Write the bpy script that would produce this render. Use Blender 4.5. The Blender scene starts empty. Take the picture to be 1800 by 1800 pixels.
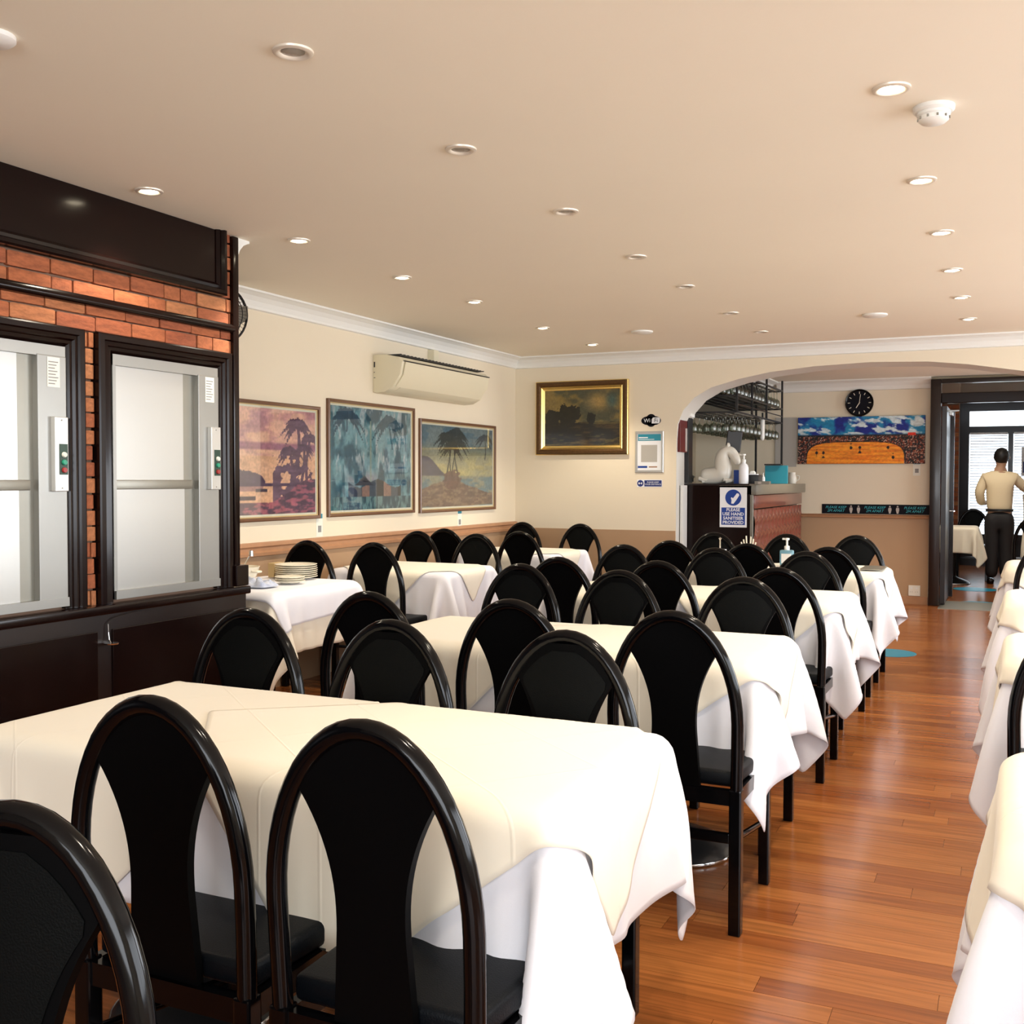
import bpy, bmesh, math, random
import numpy as np
from mathutils import Vector, Matrix, Euler
sc = bpy.context.scene
C = sc.collection
PI = math.pi
H = 2.51            # ceiling
XL, YB = -4.29, 9.34  # left wall, arched back wall
XP, YP = -3.38, 4.13  # lift bay face and its end
YN = 12.4             # rear wall of the bar area
XR = 3.1
# ------------------------------------------------------------------ camera
def setup_camera():
    yaw, pit, rol = .4336, .0304, .0019
    F = Vector((-math.sin(yaw)*math.cos(pit), math.cos(yaw)*math.cos(pit), -math.sin(pit)))
    R = Vector((math.cos(yaw), math.sin(yaw), 0)); U = R.cross(F)
    R2 = R*math.cos(rol) + U*math.sin(rol); U2 = R2.cross(F)
    cd = bpy.data.cameras.new('camera'); co = bpy.data.objects.new('camera', cd); C.objects.link(co)
    m = Matrix((R2, U2, -F)).transposed().to_4x4(); m.translation = (0, 0, 1.35)
    co.matrix_world = m
    cd.sensor_width = 36; cd.lens = 1880.4/1800*36; cd.clip_start = .02
    sc.camera = co
setup_camera()
sc.view_settings.view_transform = 'Standard'; sc.view_settings.look = 'None'
sc.view_settings.gamma = 1; sc.view_settings.use_curve_mapping = False
sc.view_settings.exposure = 0.6
w = bpy.data.worlds.new('world'); sc.world = w; w.use_nodes = True
w.node_tree.nodes['Background'].inputs[0].default_value = (.86, .92, 1, 1)
w.node_tree.nodes['Background'].inputs[1].default_value = 2.6
def area(name, loc, rot, sx, sy, e, col):
    l = bpy.data.lights.new(name, 'AREA'); l.shape = 'RECTANGLE'; l.size = sx; l.size_y = sy; l.energy = e; l.color = col
    o = bpy.data.objects.new(name, l); C.objects.link(o); o.location = loc; o.rotation_euler = rot
    return o
COOL = (.93, .96, 1)
area('daylight_side_window', (XR-.02, 2.6, 1.5), (0, PI/2-.45, 0), 1.5, 4.4, 70, COOL)
area('daylight_far_side_window', (XR-.02, 7.2, 1.5), (0, PI/2-.45, 0), 1.5, 3.2, 80, COOL)       # fills the side window opening
area('daylight_rear_window', (.6, -2.45, 1.55), (PI/2-.12, 0, 0), 3.6, 1.5, 80, COOL)    # fills the window behind
area('added_bar_fill', (XR-.02, 11.1, 1.5), (0, PI/2-.1, 0), 1.4, 1.6, 55, COOL)  # fill light added to brighten the bar ceiling, no window known here
LAMP_E = 18

# ------------------------------------------------------------------ materials
M = {}
def mat(name, col, rough=.5, metal=0, bump=0, bscale=200, var=0, vscale=8, coat=0, trans=0, emit=0, spec=.5, sheen=0, alpha=1, col2=None):
    m = bpy.data.materials.new(name); m.use_nodes = True; nt = m.node_tree; b = nt.nodes['Principled BSDF']
    b.inputs['Base Color'].default_value = (*col, 1); b.inputs['Roughness'].default_value = rough; b.inputs['Metallic'].default_value = metal
    b.inputs['Coat Weight'].default_value = coat; b.inputs['Coat Roughness'].default_value = .08
    b.inputs['Transmission Weight'].default_value = trans; b.inputs['Specular IOR Level'].default_value = spec
    b.inputs['Sheen Weight'].default_value = sheen; b.inputs['Alpha'].default_value = alpha
    if emit:
        b.inputs['Emission Color'].default_value = (*col, 1); b.inputs['Emission Strength'].default_value = emit
    tc = nt.nodes.new('ShaderNodeTexCoord')
    if var or col2:
        n = nt.nodes.new('ShaderNodeTexNoise'); n.inputs['Scale'].default_value = vscale; n.inputs['Detail'].default_value = 5
        nt.links.new(tc.outputs['Object'], n.inputs['Vector'])
        r = nt.nodes.new('ShaderNodeMix'); r.data_type = 'RGBA'
        c2 = col2 or tuple(c*(1-var) for c in col)
        r.inputs[6].default_value = (*col, 1); r.inputs[7].default_value = (*c2, 1)
        nt.links.new(n.outputs['Fac'], r.inputs[0]); nt.links.new(r.outputs[2], b.inputs['Base Color'])
    if bump:
        n2 = nt.nodes.new('ShaderNodeTexNoise'); n2.inputs['Scale'].default_value = bscale; n2.inputs['Detail'].default_value = 3
        nt.links.new(tc.outputs['Object'], n2.inputs['Vector'])
        bp = nt.nodes.new('ShaderNodeBump'); bp.inputs['Strength'].default_value = bump; bp.inputs['Distance'].default_value = .002
        nt.links.new(n2.outputs['Fac'], bp.inputs['Height']); nt.links.new(bp.outputs['Normal'], b.inputs['Normal'])
    M[name] = m
    return m
mat('wall_cream', (.79, .70, .54), .75, bump=.15, bscale=120, var=.05, vscale=2)
mat('wall_tan', (.44, .28, .16), .6, bump=.1, bscale=100, var=.08, vscale=3)
mat('ceiling_paint', (.90, .84, .71), .85, bump=.1, bscale=60, var=.05, vscale=1.2)
mat('cornice_white', (.80, .80, .76), .6)
mat('jamb_white', (.66, .64, .58), .6, var=.05)
mat('wall_taupe', (.34, .28, .19), .7, var=.06)
mat('rail_wood', (.48, .25, .13), .45, var=.25, vscale=14)
mat('mahogany', (.009, .0028, .0022), .2, coat=.08, spec=.2, var=.5, vscale=5)
mat('dark_wood', (.012, .005, .004), .3, coat=.15, var=.5, vscale=6)
mat('mortar', (.20, .12, .08), .9, bump=.5, bscale=80)
mat('shutter', (.50, .50, .48), .34, metal=.8, bump=.05, bscale=30, var=.05, vscale=3)
mat('steel', (.36, .36, .34), .38, metal=.8, bump=.05, bscale=30, var=.15, vscale=3)
mat('steel_dark', (.30, .29, .25), .38, metal=.8, var=.15)
mat('steel_light', (.55, .55, .53), .3, metal=.5)
mat('base_metal', (.035, .035, .037), .28, metal=.6)
mat('chrome', (.7, .7, .7), .12, metal=1)
mat('black_gloss', (.0015, .0015, .002), .13, spec=.24)
mat('black_shell', (.0018, .0018, .002), .42, spec=.04)
mat('vinyl', (.0022, .0026, .0026), .45, spec=.08, bump=.3, bscale=350)
mat('seat_vinyl', (.0025, .0035, .005), .4, spec=.12, bump=.3, bscale=350)
mat('cloth_white', (.80, .80, .85), .85, bump=.15, bscale=900, sheen=.2)
mat('cloth_cream', (.83, .77, .64), .85, bump=.15, bscale=900, sheen=.2)
mat('black_plastic', (.012, .012, .013), .4)
mat('white_plastic', (.82, .82, .78), .35)
mat('ac_cream', (.74, .68, .50), .35)
mat('glass', (.95, .97, .97), .03, trans=1)
mat('lamp_on', (1, .86, .62), .5, emit=14)
mat('lamp_off', (.35, .33, .30), .25, metal=.6)
mat('lamp_rim', (.78, .72, .62), .35, metal=.3)
mat('gold', (.60, .36, .10), .28, metal=.9, bump=.7, bscale=160, var=.6, vscale=90)
mat('gold_bright', (.85, .62, .22), .25, metal=.9)
mat('gold_dark', (.16, .075, .02), .4, metal=.5, bump=1, bscale=130, var=.7, vscale=70)
mat('frame_brown', (.16, .065, .025), .3, coat=.4, var=.3, vscale=20)
mat('mount_gold', (.60, .45, .22), .4, metal=.4)
mat('ceramic_white', (.70, .68, .60), .3, bump=.2, bscale=60, var=.1)
mat('blue_sign', (.006, .045, .27), .4); mat('sign_white', (.80, .82, .84), .4)
mat('teal', (.02, .24, .33), .45); mat('navy', (.01, .025, .16), .4)
mat('cyan_sticker', (.0, .27, .44), .3)
mat('black_sign', (.004, .004, .008), .6, spec=.15)
mat('sign_teal', (.04, .42, .50), .5)
mat('grey_panel', (.42, .40, .36), .6)
mat('copper_vinyl', (.17, .046, .03), .27, coat=.3, var=.25, vscale=6)
mat('worktop', (.17, .155, .12), .3, var=.3, vscale=60)
mat('maroon', (.15, .02, .02), .3, var=.5, vscale=15)
mat('silver_print', (.45, .40, .36), .4)
mat('skin', (.42, .24, .15), .5); mat('shirt', (.74, .62, .42), .7, bump=.3, bscale=40)
mat('trousers', (.008, .007, .009), .7); mat('hair', (.010, .008, .007), .5, bump=.5, bscale=200)
mat('plate', (.82, .76, .62), .18); mat('towel_blue', (.16, .24, .45), .9, bump=.5, bscale=150, col2=(.78, .80, .86), vscale=22)
mat('box_card', (.50, .36, .17), .7)
mat('gel_blue', (.30, .58, .72), .1, trans=.5)
mat('green_btn', (.02, .30, .18), .4, emit=0); mat('red_btn', (.35, .03, .03), .4); mat('dkgreen', (.01, .045, .025), .4)
mat('lamp_yellow', (1, .85, .2), .5, emit=3); mat('paper', (.78, .78, .70), .6); mat('grey_ink', (.25, .25, .25), .7)
mat('blind', (.80, .82, .86), .5); mat('brown_ink', (.3, .14, .06), .6)
mat('socket', (.80, .78, .72), .3); mat('mirror_dark', (.05, .045, .04), .05, metal=.8)
mat('smoke_white', (.78, .77, .74), .4)

def crease(name):      # ironed fold lines as fine relief
    nt = M[name].node_tree; b = nt.nodes['Principled BSDF']; tc = nt.nodes.new('ShaderNodeTexCoord'); br = nt.nodes.new('ShaderNodeTexBrick')
    mp = nt.nodes.new('ShaderNodeMapping'); mp.inputs['Rotation'].default_value = (0, 0, .7); nt.links.new(tc.outputs['Object'], mp.inputs[0]); nt.links.new(mp.outputs[0], br.inputs['Vector'])
    br.offset = 0; br.inputs['Scale'].default_value = 1; br.inputs['Brick Width'].default_value = .27; br.inputs['Row Height'].default_value = .27; br.inputs['Mortar Size'].default_value = .004; br.inputs['Mortar Smooth'].default_value = 1
    bp = nt.nodes.new('ShaderNodeBump'); bp.inputs['Strength'].default_value = .35; bp.inputs['Distance'].default_value = .002
    nt.links.new(br.outputs['Fac'], bp.inputs['Height']); nt.links.new(bp.outputs['Normal'], b.inputs['Normal'])
crease('cloth_cream')
def brick_mat():
    m = mat('brick', (.55, .18, .07), .8); nt = m.node_tree; b = nt.nodes['Principled BSDF']
    oi = nt.nodes.new('ShaderNodeObjectInfo'); tc = nt.nodes.new('ShaderNodeTexCoord')
    cr = nt.nodes.new('ShaderNodeValToRGB'); nt.links.new(oi.outputs['Random'], cr.inputs[0])
    e = cr.color_ramp.elements; e[0].color = (.32, .085, .035, 1); e[1].color = (.50, .20, .08, 1)
    e2 = e.new(.5); e2.color = (.42, .125, .045, 1)
    mp = nt.nodes.new('ShaderNodeMapping'); nt.links.new(tc.outputs['Object'], mp.inputs[0])
    ad = nt.nodes.new('ShaderNodeVectorMath'); ad.operation = 'ADD'
    nt.links.new(mp.outputs[0], ad.inputs[0]); nt.links.new(oi.outputs['Location'], ad.inputs[1])
    n = nt.nodes.new('ShaderNodeTexNoise'); n.inputs['Scale'].default_value = 3; n.inputs['Detail'].default_value = 8; n.inputs['Roughness'].default_value = .7
    nt.links.new(ad.outputs[0], n.inputs['Vector'])
    mr = nt.nodes.new('ShaderNodeMapRange'); mr.inputs[1].default_value = .35; mr.inputs[2].default_value = .7; mr.inputs[3].default_value = .65; mr.inputs[4].default_value = 1.25
    nt.links.new(n.outputs['Fac'], mr.inputs[0])
    mx = nt.nodes.new('ShaderNodeVectorMath'); mx.operation = 'SCALE'; nt.links.new(cr.outputs[0], mx.inputs[0]); nt.links.new(mr.outputs[0], mx.inputs['Scale'])
    nt.links.new(mx.outputs[0], b.inputs['Base Color'])
    bp = nt.nodes.new('ShaderNodeBump'); bp.inputs['Strength'].default_value = .8; bp.inputs['Distance'].default_value = .004
    nt.links.new(n.outputs['Fac'], bp.inputs['Height']); nt.links.new(bp.outputs['Normal'], b.inputs['Normal'])
brick_mat()
def floor_mat():
    m = mat('floor_board', (.4, .15, .05), .3); nt = m.node_tree; b = nt.nodes['Principled BSDF']
    b.inputs['Roughness'].default_value = .2; b.inputs['Specular IOR Level'].default_value = .4
    oi = nt.nodes.new('ShaderNodeObjectInfo'); ge = nt.nodes.new('ShaderNodeNewGeometry')
    ad = nt.nodes.new('ShaderNodeMath'); ad.operation = 'ADD'
    nt.links.new(oi.outputs['Random'], ad.inputs[0]); nt.links.new(ge.outputs['Random Per Island'], ad.inputs[1])
    fr = nt.nodes.new('ShaderNodeMath'); fr.operation = 'FRACT'; nt.links.new(ad.outputs[0], fr.inputs[0])
    cr = nt.nodes.new('ShaderNodeValToRGB'); nt.links.new(fr.outputs[0], cr.inputs[0])
    e = cr.color_ramp.elements; e[0].color = (.215, .062, .016, 1); e[1].color = (.35, .125, .034, 1)
    e2 = e.new(.4); e2.color = (.28, .09, .024, 1)
    mp = nt.nodes.new('ShaderNodeMapping'); mp.inputs['Scale'].default_value = (1.2, 26, 1)
    nt.links.new(ge.outputs['Position'], mp.inputs[0])
    vm = nt.nodes.new('ShaderNodeVectorMath'); vm.operation = 'ADD'; nt.links.new(mp.outputs[0], vm.inputs[0])
    cx = nt.nodes.new('ShaderNodeCombineXYZ'); m9 = nt.nodes.new('ShaderNodeMath'); m9.operation = 'MULTIPLY'; m9.inputs[1].default_value = 37
    nt.links.new(fr.outputs[0], m9.inputs[0]); nt.links.new(m9.outputs[0], cx.inputs[0]); nt.links.new(cx.outputs[0], vm.inputs[1])
    n = nt.nodes.new('ShaderNodeTexNoise'); n.inputs['Scale'].default_value = 2.2; n.inputs['Detail'].default_value = 6; n.inputs['Distortion'].default_value = .6
    nt.links.new(vm.outputs[0], n.inputs['Vector'])
    mr = nt.nodes.new('ShaderNodeMapRange'); mr.inputs[1].default_value = .3; mr.inputs[2].default_value = .75; mr.inputs[3].default_value = .72; mr.inputs[4].default_value = 1.3
    nt.links.new(n.outputs['Fac'], mr.inputs[0])
    mx = nt.nodes.new('ShaderNodeVectorMath'); mx.operation = 'SCALE'; nt.links.new(cr.outputs[0], mx.inputs[0]); nt.links.new(mr.outputs[0], mx.inputs['Scale'])
    nt.links.new(mx.outputs[0], b.inputs['Base Color'])
floor_mat()
def vcol_mat(name, rough=.12, coat=.6):
    m = mat(name, (1, 1, 1), rough, coat=coat); nt = m.node_tree
    a = nt.nodes.new('ShaderNodeVertexColor'); a.layer_name = 'Col'
    nt.links.new(a.outputs[0], nt.nodes['Principled BSDF'].inputs['Base Color'])
vcol_mat('print_glossy', .35, .35); vcol_mat('print_matt', .6, 0)
def pane_mat(name, tint, mixf, rough=.02):
    m = bpy.data.materials.new(name); m.use_nodes = True; nt = m.node_tree; nt.nodes.clear()
    o = nt.nodes.new('ShaderNodeOutputMaterial'); mx = nt.nodes.new('ShaderNodeMixShader'); mx.inputs[0].default_value = mixf
    t = nt.nodes.new('ShaderNodeBsdfTransparent'); t.inputs[0].default_value = (*tint, 1)
    g = nt.nodes.new('ShaderNodeBsdfGlossy'); g.inputs['Roughness'].default_value = rough
    nt.links.new(t.outputs[0], mx.inputs[1]); nt.links.new(g.outputs[0], mx.inputs[2]); nt.links.new(mx.outputs[0], o.inputs[0])
    M[name] = m
pane_mat('pane', (.95, .97, .97), .08); pane_mat('glassware', (.74, .77, .72), .13, .3)

# ------------------------------------------------------------------ mesh helpers
def bm_new(): return bmesh.new()
def add_box(bm, a, b, bev=0):
    t = bmesh.new(); bmesh.ops.create_cube(t, size=1)
    s = [b[i]-a[i] for i in range(3)]; c = [(a[i]+b[i])/2 for i in range(3)]
    for v in t.verts: v.co = Vector((v.co.x*s[0]+c[0], v.co.y*s[1]+c[1], v.co.z*s[2]+c[2]))
    if bev: bmesh.ops.bevel(t, geom=t.edges[:], offset=min(bev, min(map(abs, s))*.45), segments=2, affect='EDGES', profile=.6)
    merge(bm, t); return bm
def merge(bm, t):
    me = bpy.data.meshes.new('t'); t.to_mesh(me); t.free(); bm.from_mesh(me); bpy.data.meshes.remove(me)
def box(a, b, bev=0): return add_box(bmesh.new(), a, b, bev)
def add_tube(bm, pts, r, seg=10, closed=False, flat=None):
    pts = [Vector(p) for p in pts]; n = len(pts); rings = []
    up = None
    for i, p in enumerate(pts):
        if closed: d = pts[(i+1) % n]-pts[i-1]
        else: d = pts[min(i+1, n-1)]-pts[max(i-1, 0)]
        d.normalize()
        if up is None: up = Vector((0, 0, 1)) if abs(d.z) < .9 else Vector((0, 1, 0))
        x = d.cross(up)
        if x.length < 1e-4: x = d.orthogonal()
        x.normalize(); y = x.cross(d).normalized(); up = y
        rr = r[i] if isinstance(r, (list, tuple)) else r
        rings.append([bm.verts.new(p + x*math.cos(k*2*PI/seg)*rr + y*math.sin(k*2*PI/seg)*rr*(flat or 1)) for k in range(seg)])
    for i in range(n-1+(1 if closed else 0)):
        A, B = rings[i], rings[(i+1) % n]
        for k in range(seg): bm.faces.new((A[k], A[(k+1) % seg], B[(k+1) % seg], B[k]))
    if not closed:
        bm.faces.new(rings[0][::-1]); bm.faces.new(rings[-1])
    return bm
def tube(pts, r, seg=10, closed=False): return add_tube(bmesh.new(), pts, r, seg, closed)
def add_lathe(bm, prof, seg=20, c=(0, 0, 0), axis='z', cap=True):
    rings = []
    for r, z in prof:
        ring = []
        for k in range(seg):
            a = 2*PI*k/seg; p = (r*math.cos(a), r*math.sin(a), z)
            if axis == 'y': p = (p[0], p[2], p[1])
            if axis == 'x': p = (p[2], p[0], p[1])
            ring.append(bm.verts.new(Vector(p)+Vector(c)))
        rings.append(ring)
    for A, B in zip(rings, rings[1:]):
        for k in range(seg): bm.faces.new((A[k], A[(k+1) % seg], B[(k+1) % seg], B[k]))
    if cap and prof[0][0] > 1e-5: bm.faces.new(rings[0][::-1])
    if cap and prof[-1][0] > 1e-5: bm.faces.new(rings[-1])
    bmesh.ops.remove_doubles(bm, verts=bm.verts, dist=1e-6)
    return bm
def lathe(prof, seg=20, c=(0, 0, 0), axis='z', cap=True): return add_lathe(bmesh.new(), prof, seg, c, axis, cap)
def add_prism(bm, poly, vec):     # poly: 3D points, extruded along vec
    vec = Vector(vec); A = [bm.verts.new(Vector(p)) for p in poly]; B = [bm.verts.new(Vector(p)+vec) for p in poly]; n = len(A)
    bm.faces.new(A[::-1]); bm.faces.new(B)
    for i in range(n): bm.faces.new((A[i], A[(i+1) % n], B[(i+1) % n], B[i]))
    return bm
def prism(poly, vec): return add_prism(bmesh.new(), poly, vec)
def obj(name, bm, m, parent=None, smooth=None, loc=None):
    me = bpy.data.meshes.new(name)
    if isinstance(bm, bpy.types.Mesh): me = bm
    else:
        bmesh.ops.recalc_face_normals(bm, faces=bm.faces[:]); bm.to_mesh(me); bm.free()
        if smooth is not None:
            me.shade_smooth() if smooth is True else me.set_sharp_from_angle(angle=math.radians(smooth))
            if smooth is not True:
                me.shade_smooth(); me.set_sharp_from_angle(angle=math.radians(smooth))
    if m is not None and not me.materials: me.materials.append(M[m])
    o = bpy.data.objects.new(name, me); C.objects.link(o)
    if parent: o.parent = parent
    if loc: o.location = loc
    return o
def tag(o, label, cat, group=None):
    o['label'] = label; o['category'] = cat
    if group: o['group'] = group
    return o
def thing(name, label, cat, loc=(0, 0, 0), rz=0, group=None):
    o = bpy.data.objects.new(name, None); C.objects.link(o); o.location = loc; o.rotation_euler = (0, 0, rz)
    o.empty_display_size = .1
    return tag(o, label, cat, group)
def struct(name, bm, m, parent=None, smooth=None):
    o = obj(name, bm, m, parent, smooth)
    if not parent: o['kind'] = 'structure'
    return o
def dup(root, loc=None, rz=None, label=None, group=None):
    r = root.copy(); C.objects.link(r)
    if loc: r.location = loc
    if rz is not None: r.rotation_euler = (0, 0, rz)
    if label: r['label'] = label
    if group: r['group'] = group
    for ch in list(root.children):
        c = ch.copy(); C.objects.link(c); c.parent = r
        for g in list(ch.children):
            d = g.copy(); C.objects.link(d); d.parent = c
    return r
def text(name, body, size, m, parent, loc, rot, ext=.0006, align='CENTER', shear=0, bold=0):
    cu = bpy.data.curves.new(name, 'FONT'); cu.body = body; cu.size = size; cu.extrude = ext; cu.align_x = align; cu.align_y = 'CENTER'
    cu.shear = shear; cu.offset = bold; cu.space_line = .95; cu.resolution_u = 2
    tmp = bpy.data.objects.new(name, cu); C.objects.link(tmp); me = bpy.data.meshes.new_from_object(tmp.evaluated_get(bpy.context.evaluated_depsgraph_get()))
    bpy.data.objects.remove(tmp); me.name = name; me.materials.clear(); me.materials.append(M[m])
    o = bpy.data.objects.new(name, me); C.objects.link(o); o.parent = parent; o.location = loc; o.rotation_euler = rot
    return o
FACE_Y = (PI/2, 0, 0)          # text seen from -y
FACE_X = (PI/2, 0, PI/2)       # text seen from +x

# numpy value noise
def vnoise(x, y, s, seed):
    x = np.asarray(x)*s; y = np.asarray(y)*s; xi = np.floor(x).astype(int); yi = np.floor(y).astype(int)
    fx = x-xi; fy = y-yi; fx = fx*fx*(3-2*fx); fy = fy*fy*(3-2*fy)
    h = lambda a, b: (np.sin(a*127.1+b*311.7+seed*74.7)*43758.5453) % 1
    return (h(xi, yi)*(1-fx)+h(xi+1, yi)*fx)*(1-fy)+(h(xi, yi+1)*(1-fx)+h(xi+1, yi+1)*fx)*fy
def fbm(x, y, s, seed, o=4): return sum(vnoise(x, y, s*2**k, seed+k)*.5**k for k in range(o))/sum(.5**k for k in range(o))
def s_(a, b, x): t = np.clip((x-a)/(b-a), 0, 1); return t*t*(3-2*t)
def mixc(a, b, t): return a*(1-t[..., None])+b*t[..., None]
c3 = lambda *v: np.array(v, float)

# ------------------------------------------------------------------ room shell
def arch_pts():
    p = [(-2.70, 0), (-2.70, 1.70), (-2.69, 1.85), (-2.64, 1.97), (-2.54, 2.08), (-2.39, 2.165), (-2.15, 2.23), (-1.88, 2.28), (-1.5, 2.315), (-1.05, 2.33), (-.6, 2.315),
         (-.3, 2.28), (.1, 2.21), (.5, 2.13), (.85, 2.02), (1.0, 1.93), (1.08, 1.8), (1.10, 1.65), (1.10, 0)]
    return p
def build_room():
    fl = struct('floor', box((XP-1, -2.6, -.08), (XR, 19, -.006)), 'mortar')
    # boards run across the room, sorted by how near they stand to the lens
    rnd = random.Random(4); bd = []
    W = .094; ny = int((18.9+.4)/W)
    for j in range(ny):
        y = -.4+j*W; x = XL-rnd.random()*1.1
        while x < XR:
            L = rnd.choice((.75, .95, 1.2)); x1 = min(x+L, XR); xa = max(x, XL)
            if x1-xa > .08: bd.append((xa, x1, y))
            x += L
    def rank(b):
        cx, cy = (b[0]+b[1])/2, b[2]
        d = math.hypot(cx, cy); ok = b[1] > -1.35 and b[0] < .35 and 1.7 < cy
        return (0 if ok else 1, d)
    bd.sort(key=rank)
    rest = bmesh.new()
    for i, (a, b, y) in enumerate(bd):
        z = -.0003*rnd.random()
        if i < 295:
            o = obj('floor_board', box((0, 0, -.006), (b-a-.0012, W-.0012, 0), .0008) if 0 else box((0, 0, -.006), (b-a-.0012, W-.0013, 0)), 'floor_board', fl, loc=(a, y, z))
        else: add_box(rest, (a, y, -.006), (b-.0012, y+W-.0013, z))
    r = obj('distant_floor_boards', rest, 'floor_board', fl); r['kind'] = 'stuff'
    struct('ceiling', box((XL-.1, -2.6, H), (XR+.1, YB+.4, H+.1)), 'ceiling_paint')
    # left wall and back wall
    struct('wall_left', box((XL-.1, 3.5, 0), (XL, YB+.4, H)), 'wall_cream')
    lo = struct('trim_1', box((XL, YP, 0), (XL+.006, YB, .86)), 'wall_tan')
    rl = bmesh.new()
    add_prism(rl, [(XL, YP, .86), (XL+.028, YP, .865), (XL+.030, YP, .885), (XL+.016, YP, .895), (XL+.016, YP, .915), (XL+.026, YP, .925), (XL+.022, YP, .945), (XL, YP, .95)], (0, YB-YP, 0))
    struct('trim_2', rl, 'rail_wood')
    # wall with the wide arch, one extruded outline
    A = arch_pts(); T = .42
    me = bmesh.new()
    # grid strips between arch curve and outer rectangle
    def quad(p):
        vs = [me.verts.new((x, yy, z)) for x, z, yy in p]; me.faces.new(vs)
    for yy in (YB, YB+T):
        quad([(XL, 0, yy), (A[0][0], 0, yy), (A[0][0], H, yy), (XL, H, yy)])
        for (x0, z0), (x1, z1) in zip(A[1:-1], A[2:-1]):
            quad([(x0, z0, yy), (x1, z1, yy), (x1, H, yy), (x0, H, yy)])
        quad([(A[-1][0], 0, yy), (XR, 0, yy), (XR, H, yy), (A[-1][0], H, yy)])
    sm = me
    arch = struct('wall_back', me, 'wall_cream')
    so = bmesh.new(); pv = None
    for x, z in A:
        a, b = so.verts.new((x, YB+.0005, z)), so.verts.new((x, YB+T, z))
        if pv: so.faces.new((pv[0], pv[1], b, a))
        pv = (a, b)
    obj('arch_soffit', so, 'jamb_white', arch, smooth=60)
    struct('trim_3', box((XL, YB-.005, 0), (-2.705, YB, .86+.03)), 'wall_tan')
    # cornices: cove profile
    def cove(sx):   # (out, down)
        return [(0, 0), (.105, 0), (.105, -.012), (.09, -.016), (.06, -.03), (.035, -.055), (.02, -.085), (.018, -.1), (0, -.105)]
    struct('trim_4', prism([(XL+u, YP+.0, H+v) for u, v in cove(1)], (0, YB-YP, 0)), 'cornice_white')
    struct('trim_5', prism([(XL, YB-u, H+v) for u, v in cove(1)], (XR-XL, 0, 0)), 'cornice_white')
    struct('trim_15', prism([(XL, YP+.004+u, H+v) for u, v in cove(1)], (XP-XL, 0, 0)), 'cornice_white')
    # remaining walls: right with side window, rear with window, mostly out of the frame
    rw = bmesh.new()
    for a, b in (((XR, -2.6, 0), (XR+.15, 12.4, .72)), ((XR, -2.6, 2.28), (XR+.15, 12.4, H)), ((XR, -2.6, .72), (XR+.15, .4, 2.28)), ((XR, 4.8, .72), (XR+.15, 5.6, 2.28)), ((XR, 8.8, .72), (XR+.15, 10.3, 2.28)), ((XR, 11.9, .72), (XR+.15, 12.4, 2.28))):  # gap beside the bar is made up for the added fill
        add_box(rw, a, b)
    struct('wall_right', rw, 'wall_cream')
    wf = bmesh.new()
    for a, b in (((XR+.02, .4, .72), (XR+.08, 4.8, .79)), ((XR+.02, .4, 2.21), (XR+.08, 4.8, 2.28)), ((XR+.02, .4, .79), (XR+.08, .47, 2.21)), ((XR+.02, 4.73, .79), (XR+.08, 4.8, 2.21)), ((XR+.02, 1.85, .79), (XR+.08, 1.91, 2.21)), ((XR+.02, 3.3, .79), (XR+.08, 3.36, 2.21))):
        add_box(wf, a, b)
    for a, b in (((XR+.02, 5.6, .72), (XR+.08, 8.8, .79)), ((XR+.02, 5.6, 2.21), (XR+.08, 8.8, 2.28)), ((XR+.02, 5.6, .79), (XR+.08, 5.67, 2.21)), ((XR+.02, 8.73, .79), (XR+.08, 8.8, 2.21)), ((XR+.02, 7.17, .79), (XR+.08, 7.23, 2.21))):
        add_box(wf, a, b)
    struct('window_3', wf, 'dark_wood')
    bw = bmesh.new()
    for a, b in (((-4.4, -2.75, 0), (XR, -2.6, .8)), ((-4.4, -2.75, 2.3), (XR, -2.6, H)), ((-4.4, -2.75, .8), (-1.2, -2.6, 2.3)), ((2.4, -2.75, .8), (XR, -2.6, 2.3))):
        add_box(bw, a, b)
    struct('wall_rear', bw, 'wall_cream')
build_room()

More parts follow.
